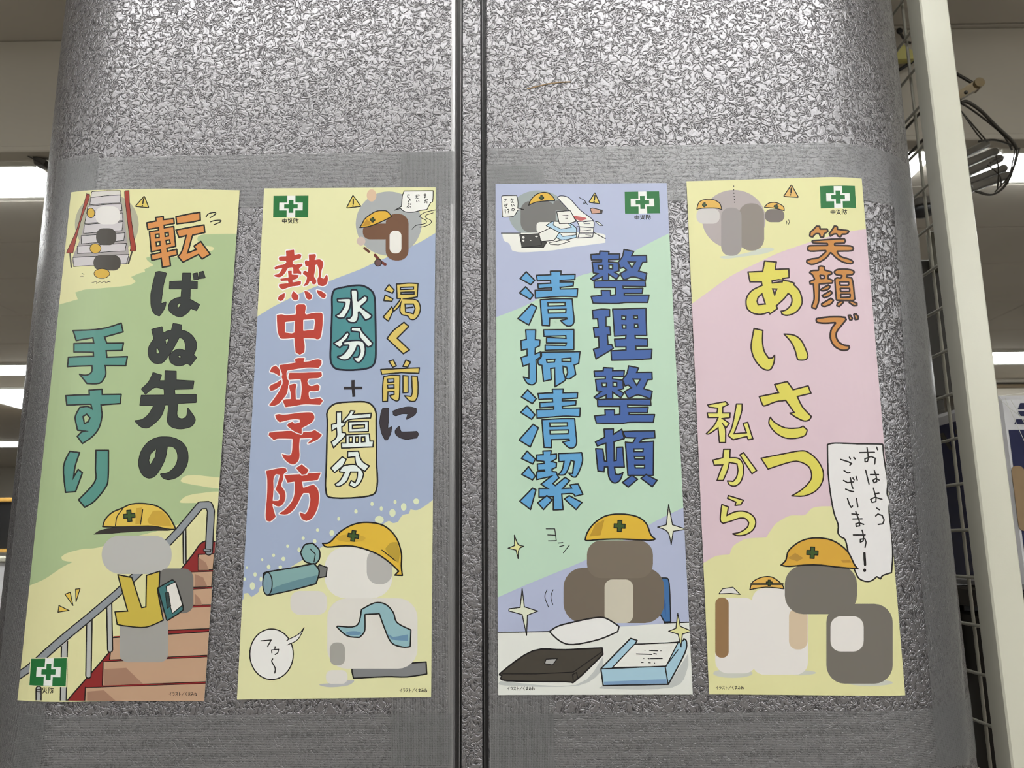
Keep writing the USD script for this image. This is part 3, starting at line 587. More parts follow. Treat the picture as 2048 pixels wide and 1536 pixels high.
    a.warn('1165,143 1222,272 1095,255',(1165,175,1160,225,1158,245))
    a.ell(520,390,335,270,(160,168,168)); a.fill('110,607 1160,600 1285,670 1285,715 1100,740 900,765 700,800 450,820 300,822 220,802 190,725 130,690',W)
    a.line('100,606 320,606',1.6,K); a.line('1140,592 1285,670',1.6,K)
    a.part('plain_patch'); a.rr(320,240,720,600,110,(118,116,114)); a.rr(690,235,870,350,45,(118,116,114)); a.rr(500,480,690,600,40,W)
    a.part('helmet_print')
    a.outl('410,290 438,225 500,165 580,142 650,158 700,210 708,238 640,238 500,252',(222,178,66),K,1.8); a.cross(557,203,26,0)
    a.part('paper_pile_print')
    a.outl('740,205 770,182 870,205 1000,345 1145,460 1150,560 1140,650 970,662 990,540 905,390',W,(48,44,66),1.6); a.fill('910,402 1060,430 1075,447 1000,468 930,440',(196,96,96)); 
    for q in ('960,475 1145,465','960,530 1145,545','985,605 1140,605','1030,480 1120,470','1040,500 1110,500','1000,580 1120,570','1060,625 1120,630'): a.line(q,1.6 if q[0]!='1' else 1,(48,44,66))
    a.outl('700,470 870,490 955,550 955,655 800,685 720,650 750,600 610,520',(176,206,226),K,1.5); a.outl('700,472 850,480 900,540 780,560 690,515',W,K,1.2); a.outl('760,600 950,600 950,625 800,645',W,K,1.2)
    a.outl('730,360 885,350 950,472 880,495 760,497',W,K,1.6); a.line('800,405 860,403',1.2,K); a.line('825,425 858,423',1.2,K); a.line('830,440 855,436',1.2,K)
    a.outl('545,600 660,545 760,600 700,690 560,700 500,620',W,K,1.5); a.outl('645,715 820,680 880,700 750,740 660,735',W,K,1.3)
    a.part('laptop_print')
    a.outl('310,625 530,612 558,745 335,768',(66,64,62),K,1.5); a.outl('555,745 560,700 618,708 580,768 330,770',(60,58,56),K,1.5)
    for q in ((352,655,14,14),(352,690,12,12),(500,645,16,8),(435,690,6,6)): a.ell(*q,W)
    a.part('tidying_picture')
    a.outl('1112,328 1140,320 1250,345 1245,378 1130,385',(206,158,138),K,1.5); a.fill('1222,342 1250,346 1246,378 1218,372',(70,60,56)); a.line('988,202 1040,230 1060,255 1040,275 1030,255 1060,258 1080,282',1.4,K,1); a.outl('1170,475 1203,478 1257,520 1220,520',W,K,1.2)
    a.part('speech_bubble')
    a.outl('103,190 130,180 275,178 290,250 288,322 355,335 290,342 270,375 240,412 150,425 112,420',W,K,1.5)
    a.small('な',205,212,42,48,1.2); a.small('い',215,272,40,36,1.2); a.small('の',215,318,40,36,1.2); a.small('ナ',128,215,45,40,1.2); a.small('ゼ',130,272,45,40,1.2); a.line('145,335 146,362',2,K); a.ell(148,375,5,5,K); a.line('162,345 178,332 190,345 178,360',1.4,K); a.ell(180,374,5,5,K)
    a.part('tidying_picture')
    a.crop(985,1000,3.84)
    a.part('chair_print'); a.outl('1220,598 1330,598 1357,640 1368,935 1320,938 1200,700',(66,112,166),K,2.4); a.fill('1250,620 1290,640 1330,800 1330,900 1300,720',(52,90,146))
    BR=(116,104,91)
    a.part('plain_patch'); a.rr(545,520,1318,945,150,BR); a.rr(725,310,1232,600,110,(124,112,98)); a.rr(860,610,1080,945,60,(206,198,180))
    a.part('helmet_print')
    a.outl('712,305 728,250 780,180 870,122 990,108 1110,128 1180,180 1215,265 1250,300 1200,310 1000,300 850,302 735,312',(224,182,58),K,3); a.fill('745,280 790,185 860,150 830,270',(190,148,44)); a.cross(976,200,42,.05)
    a.part('cloth_print')
    a.outl('437,1010 500,970 600,942 780,905 870,908 972,970 962,1010 820,1070 620,1110 520,1085',(236,234,232),K,3,r=2)
    a.part('tidying_picture')
    a.fill('60,1390 640,1420 850,1200 850,1300 660,1425 100,1425',(196,198,196)); a.fill('840,1430 1350,1420 1500,1180 1495,1300 1380,1440 860,1450',(196,198,196))
    a.part('laptop_print')
    a.outl('72,1320 310,1158 560,1150 842,1135 848,1185 640,1385 560,1395 110,1388 70,1350',(72,66,58),K,3); a.line('76,1335 330,1335 620,1322 848,1160',2,K); a.outl('412,1222 498,1218 462,1266 400,1256',(176,174,172),K,1.8); a.line('620,1385 615,1340 645,1325 655,1370',2,K)
    a.part('letter_tray_print')
    a.outl('832,1295 1060,1062 1110,1078 1095,1108 1420,1092 1470,1065 1490,1090 1475,1180 1350,1415 850,1425',(168,202,220),K,2.8)
    a.outl('920,1287 1090,1108 1425,1094 1332,1278',W,K,2.2); a.line('838,1296 1325,1276 1348,1412',2.4,K); a.line('1330,1276 1425,1150',2,K); a.fill('855,1395 1335,1375 1340,1408 858,1420',(128,160,196))
    for q in ('1205,1155 1268,1158','1105,1182 1222,1186','1215,1218 1303,1217','1143,1247 1157,1247','1200,1249 1212,1250','1238,1178 1260,1183','1195,1218 1203,1219'): a.line(q,2,K)
    for q in ((1170,1155,4,4),(1293,1158,4,4),(1162,1217,4,4),(1245,1252,4,4)): a.ell(*q,K)
    a.part('sparkle_print')
    SY=(228,224,160)
    for s,c in (('1352,35 1382,190 1490,225 1388,240 1372,342 1345,245 1268,208 1335,190',(230,230,206)),('168,270 197,340 240,355 203,380 197,450 180,385 120,370 170,350',SY),('228,680 245,820 348,853 268,885 262,1040 228,880 125,852 128,835 212,825',(226,228,206)),('1422,870 1442,970 1530,1007 1458,1030 1448,1128 1425,1030 1352,1008 1408,985',SY)): a.outl(s,c,K,2,r=0)
    a.part('tidying_picture')
    for q in ('412,222 478,222 490,312','424,268 482,270','430,314 490,312','505,331 540,327','515,357 548,350','544,406 590,348'): a.line(q,1.8,K)
    for q in ('418,690 402,745 430,822','465,690 448,745 463,802'): a.line(q,1.5,K,1)
    a.part('caption'); a.crop(0,0,1); a.small(CAPTION,1014,1373.5,56,6.5,.9)

# ---- poster with the pink field: greeting slogan ----
def poster_greeting(a):
    K=(40,18,15)
    a.part('printed_field')
    a.crop(0,0,1)
    a.fill('1745,456 1728,459 1700,463 1640,478 1560,505 1508,529 1460,553 1415,585 1383,608 1365,620 1395,1132 1409.5,1124.5 1432,1112 1459,1109 1465.6,1093 1480,1083 1495,1077 1532,1075 1549,1050 1564,1039 1582,1031 1609,1030 1623,1017 1640,1013 1661,1012.5 1700,1010 1770,985 1785,985',(220,194,204))
    a.ch()
    O,Y=(201,135,64),(222,210,92)
    a.crop(1560,440,7.68)
    for s in ('560,95 610,100 615,140 725,140 735,180 680,215 670,265 620,265 605,215 545,215 500,265 455,250 465,190 510,150','835,90 880,105 880,145 1040,165 1055,185 1020,215 955,220 930,260 890,250 870,215 820,220 770,255 755,210 800,150',
      '490,320 985,288 1005,325 985,355 835,362 840,392 1080,400 1125,440 1090,475 870,480 930,560 1080,610 1125,650 1085,675 970,650 870,590 775,500 700,590 580,660 480,685 410,655 410,620 480,600 600,575 720,470 470,480 420,450 430,410 480,395 730,392 725,362 520,355'): a.outl(s,O,K,3.4,r=1.3)
    a.ch()
    a.outl('590,720 630,708 680,720 685,770 790,800 795,830 740,850 735,900 815,930 800,970 600,985 600,1100 590,1260 550,1365 490,1350 490,1310 520,1230 520,1100 510,985 460,985 455,945 530,915 500,850 450,810 490,780 590,775',O,K,3.4,holes=['610,850 675,855 680,895 625,900'],r=1)
    for s in ('635,1060 740,1000 770,1020 740,1065 670,1088 630,1085','640,1165 770,1088 803,1120 760,1168 680,1198','635,1290 780,1203 822,1235 780,1292 690,1328 640,1318'): a.outl(s,O,K,3.4,r=.5)
    a.outl('830,800 870,765 980,755 1100,770 1140,800 1110,840 1030,845 1020,880 1100,890 1125,1000 1145,1220 1100,1240 880,1235 860,1200 840,910 870,890 930,895 955,855 860,840',O,K,3.4,holes=['912,952 1052,952 1052,1003 922,1003','922,1052 1068,1052 1068,1098 932,1098','928,1142 1078,1142 1073,1188 932,1192'],r=1)
    a.outl('945,1240 975,1265 910,1330 870,1320 880,1275',O,K,3.4,r=.5); a.outl('1075,1235 1180,1280 1180,1315 1130,1320 1060,1270',O,K,3.4,r=.5)
    a.ch()
    a.crop(1560,560,7.68)
    for s in ('560,595 720,570 900,565 1000,575 1015,610 960,680 880,780 860,860 900,950 980,1000 1055,1010 1065,1040 1030,1075 950,1080 850,1030 790,950 770,860 790,750 860,655 700,665 580,655 555,625','1045,545 1080,540 1110,590 1100,615 1070,615','1130,530 1165,520 1205,570 1195,605 1150,610'): a.outl(s,O,K,3.6,r=1)
    a.ch()
    a.crop(1460,500,7.68)
    a.outl('530,170 710,185 695,300 900,292 905,425 810,440 815,470 900,480 985,510 980,535 1060,620 1100,730 1105,820 1050,920 960,985 860,1005 795,985 785,940 860,920 930,850 950,770 930,700 890,670 830,750 710,860 730,900 610,985 595,955 480,990 360,975 270,910 245,820 260,720 340,620 490,545 480,490 305,490 275,340 500,330',Y,K,3,holes=['645,475 740,458 805,462 800,490 650,508','655,600 715,602 685,690','430,730 490,675 540,830 430,840 415,790'])
    a.crop(1480,650,7.68)
    a.ch()
    for s in ('215,55 350,85 345,250 370,400 440,510 490,505 530,465 525,560 480,670 420,695 340,665 250,570 190,450 170,320 195,150','675,140 800,150 890,190 960,270 1035,440 1035,500 1000,535 920,540 880,520 840,380 780,260'): a.outl(s,Y,K,3)
    a.ch()
    a.outl('530,915 725,870 815,995 1045,935 1090,1050 880,1100 960,1260 1095,1405 1060,1460 980,1475 860,1420 765,1355 830,1345 700,1160 550,1180 390,1240 345,1225 295,1100 590,1040',Y,K,3)
    a.crop(1400,790,5.296)
    Y2=(228,220,116)
    for n,(s,c) in enumerate((('745,235 790,290 900,348 1040,350 1090,330 1135,370 1110,430 1010,460 900,455 800,400 735,320 730,270',Y),('645,670 850,630 1060,592 1150,610 1250,700 1305,820 1290,930 1220,1020 1100,1070 970,1068 1080,1000 1165,910 1180,840 1150,760 1060,710 960,710 720,785',Y),
      ('80,105 270,70 300,100 240,130 240,190 320,190 315,240 240,250 310,300 275,350 250,320 270,370 270,505 205,505 190,350 100,410 65,410 150,320 190,240 85,240 75,190 180,190 185,140 95,130',Y2),('385,95 445,95 435,200 360,410 490,400 455,300 505,290 560,465 510,475 495,440 350,475 295,430 340,330',Y2),
      ('250,575 320,575 315,665 400,670 450,720 460,820 430,920 370,965 310,950 290,910 350,915 385,870 400,800 390,730 310,715 290,800 245,905 180,905 205,830 240,740 150,745 135,690 240,665',Y2),('420,635 460,610 600,800 550,835',Y2),('300,1065 460,1115 430,1165 370,1170 380,1135 290,1095',Y2),
      ('230,1160 300,1185 285,1275 380,1235 480,1235 560,1280 590,1350 560,1430 480,1480 400,1490 345,1470 430,1450 500,1400 515,1350 480,1310 420,1305 330,1335 245,1360 215,1330 220,1230',Y2))):
        if n in (1,2,4,6): a.ch()
        a.outl(s,c,K,2.7)
    a.part('emblem')
    a.crop(1365,350,3.432)
    a.emblem((942,78),(1182,76),(1190,228),(948,230)); a.crop(0,0,1); a.small('中災防',1660.5,419.5,34,9,1.5)
    a.part('greeting_picture')
    K=(24,18,17)
    a.crop(1365,350,3.432)
    a.warn('747,68 796,155 693,148',(746,92,743,125,741,137),Y=(226,180,104))
    a.ell(352,305,218,202,(178,166,166))
    for q in ((351,78),(351,103),(352,126),(354,149),(356,168),(357,188)): a.ell(*q,4,4,K)
    a.fill('260,560 420,540 560,500 630,510 560,540 420,560 300,575',(206,210,196),1)
    a.part('plain_patch'); a.rr(385,195,560,520,80,(142,132,125)); a.rr(265,225,405,555,60,(156,148,147)); a.rr(95,230,255,335,45,(206,200,198)); a.rr(565,235,698,325,40,(120,110,106))
    a.part('helmet_print')
    HY=(226,178,84)
    a.outl('98,236 112,190 150,170 210,170 255,195 269,238 230,228 150,228',HY,K,1.8); a.cross(150,206,14,.1); a.part('helmet_print'); a.outl('562,222 590,195 640,190 690,215 698,246 640,230',HY,K,1.8); a.cross(642,218,14,.3)
    a.part('greeting_picture')
    a.line('712,315 716,325 712,338',1.2,K); a.line('728,308 734,322 726,342',1.2,K)
    a.crop(1395,1000,2.409)
    LV=(206,206,196)
    for q in ((170,835,95,22),(490,832,80,12),(830,880,110,16)): a.ell(*q,LV)
    WH,GR,TN=(232,226,222),(118,112,104),(150,116,80)
    a.part('plain_patch'); a.rr(85,470,285,835,60,WH); a.rr(85,470,150,760,30,TN); a.rr(262,425,532,842,60,WH); a.rr(440,520,530,720,40,(214,192,164)); a.rr(420,315,768,550,90,GR); a.rr(620,500,940,885,90,GR); a.rr(640,560,800,730,50,WH)
    a.part('helmet_print')
    a.outl('252,432 265,395 310,372 360,372 405,405 416,428 330,420',HY,K,2.2); a.line('258,405 410,405',4,(60,54,40)); a.cross(345,400,14,0); a.part('helmet_print'); a.outl('103,452 120,428 170,420 205,455 160,450',WH,K,1.8)
    a.part('speech_bubble')
    a.crop(1640,870,5.12)
    a.outl('75,98 155,83 380,90 640,95 655,250 690,470 685,600 712,680 705,780 735,1050 742,1250 730,1410 640,1440 620,1475 580,1450 530,1490 470,1500 400,1470 360,1400 300,1250 260,1080 215,1045 182,1000 185,920 140,790 100,560 80,350',(232,228,228),K,3,r=1)
    for s in ('405,180 555,177','480,130 494,235 484,272 460,275 458,245 520,220 565,240 558,297','578,125 588,152','465,360 500,502','515,405 598,405','555,365 576,430 580,478 552,490 540,465 570,445 605,462','545,545 560,600 572,640 570,682 532,690 516,660 560,637 632,658','560,602 602,596','578,748 606,766','568,830 592,808 635,825 655,872 640,910 595,916','210,250 290,275 322,292 305,310','300,228 310,245','345,230 358,246','245,365 285,390 306,382','240,465 280,488 342,480','310,440 325,520 336,548','335,440 348,460','368,425 380,462','262,555 310,575 342,580','280,650 300,712 318,742 332,728','372,650 386,737','325,808 395,815','335,860 430,858','365,785 400,880 405,930 370,936 365,910 400,900 446,915','340,1022 460,1022','430,975 446,1040 440,1085 412,1098 412,1068 458,1062 470,1100 460,1150'): a.line(s,2.8,K)
    a.line('453,1212 460,1328',5,K); a.ell(455,1385,16,18,K)
    a.crop(1395,1000,2.409)
    a.part('helmet_print')
    a.outl('402,313 425,290 440,242 500,197 570,183 650,195 720,245 755,310 772,330 700,326 560,312 440,320',(216,166,60),K,3); a.cross(553,254,27,.05); a.fill('435,280 470,255 510,280 480,296',(184,140,56)); a.fill('690,290 735,288 740,302 700,302',(190,142,54))
    a.part('caption'); a.crop(0,0,1); a.small(CAPTION,1431,1372,57,6.5,.9)
# ------------------------------------------------------------------ the setting
X0, X1, Y0, Y1 = -13.0, 13.0, -8.0, 13.5
def structure(n, mesh, m, parent=None, **k):
    p = obj(n, mesh, m, parent, **k)
    if parent is None: meta(p, kind='structure')
    return p
structure('floor', bx(X0, X1, Y0, Y1, -.1, 0), 'floor_vinyl')
structure('wall_back', bx(X0, X1, Y1, Y1+.15, 0, CEIL), 'wall_paint')
structure('wall_front', bx(X0, X1, Y0-.15, Y0, 0, CEIL), 'shop_wall_paint')
structure('wall_left', bx(X0-.15, X0, Y0, Y1, 0, CEIL), 'shop_wall_paint')
structure('wall_right', bx(X1, X1+.15, Y0, Y1, 0, CEIL), 'shop_wall_paint')
ceil = UsdGeom.Xform.Define(stage, '/World/ceiling').GetPrim(); meta(ceil, kind='structure')
# ceiling boards, their joints open by a few millimetres
ys = [Y0, -6.2, -4.8, -3.9, -3.5, -2.0, -.9, -.54, 1.0, 1.50, 2.10, 2.58, 3.11, 3.83, 4.55, 5.16, 5.62, 6.14, 7.3, 8.4, 9.8, 10.4, 12.0, Y1]
xs = [X0, -9.4, -6.3, -3.2, 0.0, 3.2, 6.3, 9.4, X1]
for j in range(len(ys)-1):
    for i in range(len(xs)-1):
        obj('ceiling_panel', bx(xs[i]+.002, xs[i+1]-.002, ys[j]+.004, ys[j+1]-.004, CEIL, CEIL+.02, .003), 'ceiling_board', ceil)
obj('ceiling_slab', bx(X0, X1, Y0, Y1, CEIL+.021, CEIL+.1), 'shadow_gap', ceil)
beam = UsdGeom.Xform.Define(stage, '/World/trim_1').GetPrim(); meta(beam, kind='structure', label='wide pale beam boxed in under the ceiling behind the pillar')
bm = bx(X0, X1, 0, .045, 2.625, CEIL, .006); lip = bx(X0, X1, -.006, .051, 2.612, 2.63, .003)
tilt = trimesh.transformations.rotation_matrix(.009, (0, 0, 1)); tilt[1, 3] = 1.0
for n, g in (('beam', bm), ('beam_lip', lip)):
    g = g.copy(); g.apply_transform(tilt); obj(n, g, 'beam_paint', beam)

# ceiling lamps: shallow trays with a glowing diffuser
def lamp(x0, x1, y0, y1, label, group=None):
    t = thing('ceiling_lamp', label, 'ceiling light', ((x0+x1)/2, (y0+y1)/2, CEIL), group)
    z0, z1 = CEIL-.030, CEIL-.001
    fr = cat([bx(x0, x1, y0, y0+.012, z0+.008, z1, .002), bx(x0, x1, y1-.012, y1, z0+.02, z1, .002), bx(x0, x0+.012, y0+.012, y1-.012, z0+.02, z1, .002), bx(x1-.012, x1, y0+.012, y1-.012, z0+.02, z1, .002)])
    obj('frame', fr, 'lamp_frame', t)
    a = bx(x0+.013, x1-.013, y0+.013, y1-.013, z0, z1-.005, .008)
    obj('diffuser', a, 'lamp_glow', t)
OUT = 'long white ceiling lamp over the aisle in front of the pillar'
lamp(-3.15, -1.87, 1.74, 2.02, 'glowing white ceiling lamp beside the pillar at the left edge, nearest on that side')
lamp(1.30, 1.60, 1.74, 2.02, 'short glowing ceiling lamp seen through the wire grid')
lamp(1.845, 3.09, 1.77, 2.03, 'glowing white ceiling lamp behind the hanging wire basket')
lamp(-5.45, -3.3, 5.17, 5.5, 'thin far strip of ceiling light left of the pillar')
lamp(-5.25, -4.35, 6.16, 7.25, 'square glowing ceiling lamp left of the pillar under the thin strip')
lamp(3.3, 5.9, 5.18, 5.58, 'thin far strip of ceiling light right of the cream post')
lamp(-8.6, -6.9, 9.85, 10.3, 'farthest small ceiling light low on the left')
for y, hw, xs_ in ((-.72, .07, (-4.85, -3.5, -.80, .55, 3.25, 4.6)), (-2.2, .14, (-4.45, -3.0, -2.0+.35-1.0, .80, 2.9, 4.4)), (-3.5, .14, (-4.7, -3.3, 3.3, 4.7)), (-4.9, .14, (-5.2, -3.5, -1.75, 0.0, 1.75, 3.5, 5.2))):
    for x in xs_:
        if y == -2.2 and -2.9 < x < 0: continue
        lamp(x-.62, x+.62, y-hw, y+hw, OUT, 'ceiling lamps in front of the pillar')

# ------------------------------------------------------------------ pillar
pil = thing('pillar', 'broad round-cornered pillar clad in hammered silver-grey sheet', 'pillar')
TOPZ, DEEP = CEIL-.002, .99
def arc(cx, cy, r, a0, a1, n): return [(cx+r*math.cos(a), cy+r*math.sin(a)) for a in np.linspace(a0, a1, n)]
JL, SA, SB, JR = -.0965, -.0880, -.0600, -.0528
def shell(path, z0=0.0, z1=TOPZ):
    """an upright sheet along a plan path"""
    p = np.array(path); k = len(p)
    V = np.vstack([np.c_[p, np.full(k, z0)], np.c_[p, np.full(k, z1)]]); i = np.arange(k-1)
    F = np.vstack([np.stack([i, i+1, i+1+k], 1), np.stack([i, i+1+k, i+k], 1)])
    return V, F
hp = math.pi/2
left = [(XL-RAD, DEEP), (XL-RAD, RAD)]+arc(XL, RAD, RAD, math.pi, math.pi*1.5, 40)+[(JL-.009, 0)]
right = [(JR, .013), (JR, .006)]+arc(JR+.006, .006, .006, math.pi, math.pi*1.5, 8)[1:]+arc(XR, RAD, RAD, -hp, 0, 40)+[(XR+RAD, DEEP)]
obj('cladding_panel', shell(left), 'hammered_cladding', pil, smooth=40, label='left half of the cladding')
obj('cladding_panel', shell(right), 'hammered_cladding', pil, smooth=40, label='right half of the cladding')
obj('joint_strip', shell([(SA, .012), (SA, .003)]+arc(SA+.0015, .0035, .0015, math.pi, math.pi*1.5, 4)+arc(SB-.0015, .0035, .0015, -hp, 0, 4)+[(SB, .012)]), 'hammered_cladding', pil, smooth=40)
obj('rolled_edge', shell(arc(JL-.009, .009, .009, -hp, 0, 12)+[(JL, .013)]), 'rolled_edge', pil, smooth=40)
obj('joint_channel', bx(JL-.004, JR+.004, .011, .03, 0, TOPZ), 'groove_paint', pil)
obj('joint_bead', bx(JL+.0052, JL+.0064, .004, .011, 0, TOPZ, .0004), 'bead_metal', pil)
obj('joint_bead', bx(JR-.0050, JR-.0040, .004, .011, 0, TOPZ, .0004), 'bead_metal', pil)
# a brown scratch and a couple of bruises on the upper right panel
def scuff(px, w):
    q = [unroll(*p) for p in px]; g = LineString(q).buffer(w)
    return slab(g, .0004, .0003)
obj('scratch', scuff([(1055, 178), (1075, 173), (1095, 168), (1120, 165), (1140, 164)], .0009), 'cardboard', pil, label='thin brown scratch')

# ------------------------------------------------------------------ tape
def upx(*px): return [unroll(*p) for p in px]
def tape(name_label, corners, m, off):
    p = obj('tape_strip', slab(Polygon(corners).segmentize(.02), off, .0003), m)
    meta(p, name_label, 'tape')
a = upx((200, 305), (914, 304)); b = upx((190, 412), (914, 412))
def rect_s(s0, s1, z0, z1): return [(s0, z0), (s1, z0), (s1, z1), (s0, z1)]
zt = unroll(700, 306)[1]; zb = unroll(700, 412)[1]; zl = unroll(700, 1428)[1]
tape('translucent ribbed tape along the top of the left pair of posters', rect_s(unroll(117, 323)[0]+.03, JL-.003, zb, zt), 'tape_level', .0006)
tape('translucent ribbed tape along the foot of the left pair of posters', rect_s(unroll(60, 1430)[0]-.02, JL-.003, zl-.078, zl), 'tape_level', .0006)
sL = unroll(77, 569)[0]
tape('translucent tape down the outer left edge beside the leftmost poster', [upx((34, 1029))[0], (upx((34, 1029))[0][0], 1.12), (upx((190, 378))[0][0]+.002, 1.12), *upx((190, 378), (200, 306), (165, 312), (135, 318), (117, 323), (107, 410), (92, 490), (77, 569), (67, 729), (47, 904))], 'tape_upright', .0011)
tape('translucent ribbed upright tape just left of the pillar joint', [(unroll(799, 500)[0], unroll(880, 1530)[1]), (JL-.002, unroll(880, 1530)[1]), (JL-.002, zt), (unroll(799, 500)[0], zt)], 'tape_upright', .0011)
zt2 = unroll(1400, 290)[1]; zb2 = unroll(1350, 402)[1]; zl2 = unroll(1300, 1425)[1]
tape('translucent ribbed tape along the top of the right pair of posters', rect_s(JR+.003, SR-.12, zb2, zt2), 'tape_level', .0006)
tape('translucent ribbed tape along the foot of the right pair of posters', rect_s(JR+.003, SR-.10, zl2-.078, zl2), 'tape_level', .0006)
tape('translucent ribbed upright tape just right of the pillar joint', rect_s(JR+.002, unroll(1108, 1460)[0], unroll(1000, 1530)[1]-.03, unroll(1000, 404)[1]), 'tape_upright', .0011)
tape('short doubled patch of tape at the upper inner corner of the right frame', rect_s(JR+.001, unroll(1088, 380)[0], unroll(1000, 403)[1], unroll(1000, 330)[1]), 'tape_level', .0016)
tape('translucent tape down the outer right edge beside the rightmost poster', upx((1782, 356), (1797, 560), (1811, 768), (1827, 960), (1841, 1152), (1856, 1325), (1873, 1530), (1938, 1530), (1908, 1152), (1893, 1000), (1868, 768), (1853, 640), (1838, 480), (1826, 440), (1822, 420), (1812, 390), (1800, 372), (1792, 362)), 'tape_upright', .0011)

# ------------------------------------------------------------------ posters
CORNERS = [[(142.5, 385), (221, 380), (330, 377.5), (479.5, 380.9), (408.7, 1402.1), (220, 1402), (35.4, 1400.3)],
           [(528.5, 376.9), (871.7, 374.8), (862.3, 1394), (474.2, 1399.2)],
           [(990.9, 368.3), (1333.4, 366.3), (1385.5, 1388.9), (996.2, 1390)],
           [(1372.9, 362.9), (1723, 357.5), (1810.1, 1390.3), (1418.2, 1388.4)]]
LABELS = ['leftmost poster with a green field, teal slogan and stair handrail picture', 'blue poster with a large red slogan and a drink bottle picture',
          'lilac and mint poster with blue lettering, laptop and letter tray picture', 'rightmost poster with a pink field, yellow lettering and speech bubble']
BASE = [(226, 221, 168), (229, 226, 176), (180, 186, 214), (227, 222, 166)]
PART_LABEL = {'printed_field': None, 'slogan_lettering': None, 'emblem': 'green and white cross emblem with small black characters', 'caption': 'tiny black caption',
  'stair_picture': 'small picture of grey steps between red rails', 'handrail_picture': 'picture of a grey handrail, steps, yellow helmet and vest', 'heat_picture': 'picture of a bottle, towel, yellow helmets and speech bubbles',
  'tidying_picture': 'picture of a desk with laptop, cloth, letter tray and yellow helmet', 'greeting_picture': 'picture of yellow helmets beside a white speech bubble'}
for i, draw in enumerate((poster_handrail, poster_heat, poster_tidy, poster_greeting)):
    a = Print(CORNERS[i]); a.part('printed_field'); a.add(a.quad, BASE[i]); draw(a)
    t = thing('poster', LABELS[i], 'poster', kind=None)
    OFF = .0017
    U = lambda ring: [unroll(x, y, OFF) for x, y in np.asarray(ring.coords)[:-1]]
    sheet = Polygon([unroll(x, y, OFF) for x, y in CORNERS[i]])
    obj('sheet', slab(sheet, OFF, .0003), 'paper', t)
    for pn in a.order:
        items = []
        for g, c, who in a.ops:
            if who != pn: continue
            for q in polys(g):
                q = q.simplify(.08)
                for q in polys(q.buffer(0)):
                    if q.area < .02: continue
                    u = Polygon(U(q.exterior), [U(r) for r in q.interiors]).buffer(0)
                    for w in polys(u): items.append((w, lin(c)))
        if not items: continue
        mesh, col = face_mesh(items, OFF+.0003+.00012)
        obj(pn.split('#')[0], mesh, 'printed_ink', t, color=col, label=PART_LABEL.get(pn))

# ------------------------------------------------------------------ the rack's cream post and wire grid, right of the pillar
K = 1.2
def sc(p): return ORG+K*(np.asarray(p, float)-ORG)
post = thing('rack_post', 'square cream-enamelled steel post of the display rack right of the pillar', 'post', (sc((.603, -.08, 0))[0], sc((.603, -.08, 0))[1], 0))
fx0, fx1, fy0, fy1 = sc((.583, -.08, 0))[0], sc((.6235, -.08, 0))[0], sc((0, -.08, 0))[1], sc((0, -.042, 0))[1]
obj('upright', bx(fx0, fx1, fy0, fy1, .02, 2.60, .0025), 'cream_enamel', post, smooth=None)
obj('foot_plate', bx(fx0-.03, fx1+.03, fy0-.03, fy1+.03, 0, .02, .003), 'cream_enamel', post)
gx = sc((.588, 0, 0))[0]
grid = thing('wire_grid', 'enamelled wire grid panel fixed behind the cream post', 'wire grid', (gx, fy1, 0))
pitch = .0613*K; zref = sc((0, 0, 2.003))[2]; gy1 = fy1+pitch*10.4
v0 = ORG+ray(1869, 618)*((gx-ORG[0])/ray(1869, 618)[0]); vy = v0[1]
zs = [zref+pitch*n for n in range(-22, 9)]
for z in zs:
    if .2 < z < 2.56: obj('level_wire', tube([(gx, fy1+.0005, z), (gx, gy1, z)], .0027, 8), 'grid_enamel', grid, smooth=True)
for n in range(0, 10):
    if vy+n*pitch < gy1: obj('upright_wire', tube([(gx+.0052, vy+n*pitch, .2), (gx+.0052, vy+n*pitch, 2.56)], .0027, 8), 'grid_enamel', grid, smooth=True)
obj('edge_wire', tube([(gx, gy1, .2), (gx, gy1, 2.56)], .0035, 8), 'grid_enamel', grid, smooth=True)

# goods and boards beyond the grid
def block(name, label, c, px, y, depth, m, bev=.004, kids=None):
    (u0, v0_), (u1, v1_) = px
    a, b = at_y(u0, v0_, y), at_y(u1, v1_, y)
    p = obj(name, bx(min(a[0], b[0]), max(a[0], b[0]), y, y+depth, min(a[2], b[2]), max(a[2], b[2]), bev), m)
    meta(p, label, c); return p
db = thing('rack_board', 'dark brown upright board seen through the middle of the wire grid', 'board')
q0, q1 = at_y(1838, 520, 1.7), at_y(1952, 792, 1.7)
obj('board', bx(q0[0], q1[0], 1.70, 1.725, q1[2], q0[2], .003), 'dark_board', db)
q2, q3 = at_y(1856, 470, 1.68), at_y(1880, 540, 1.68)
obj('olive_plate', bx(q2[0], q3[0]+.10, 1.662, 1.698, q3[2], q2[2]+.01, .003), 'olive_plate', db, label='greenish grey plate')
obj('batten', bx(q0[0]+.02, q0[0]+.045, 1.725, 1.76, 0.0, q0[2], .002), 'dark_board', db)
q0, q1 = at_y(1876, 838, 1.15), at_y(1992, 1080, 1.15)
bs = thing('black_goods_rack', 'black shelf unit low behind the wire grid', 'shelf unit')
z1 = q1[2]
for k in range(4):
    obj('shelf', bx(q0[0]-.12, q0[0]+.75, 1.0, 1.55, z1-.03-.32*k, z1-.005-.32*k, .003), 'black_goods', bs)
obj('back_sheet', bx(q0[0]-.12, q0[0]+.75, 1.55, 1.56, .0, z1-.03), 'black_goods', bs)
obj('side_sheet', bx(q0[0]-.135, q0[0]-.12, 1.0, 1.56, .0, z1-.005), 'black_goods', bs)
pk = thing('dark_hinged_latch', 'bent steel latch hanging low behind the wire grid', 'latch')
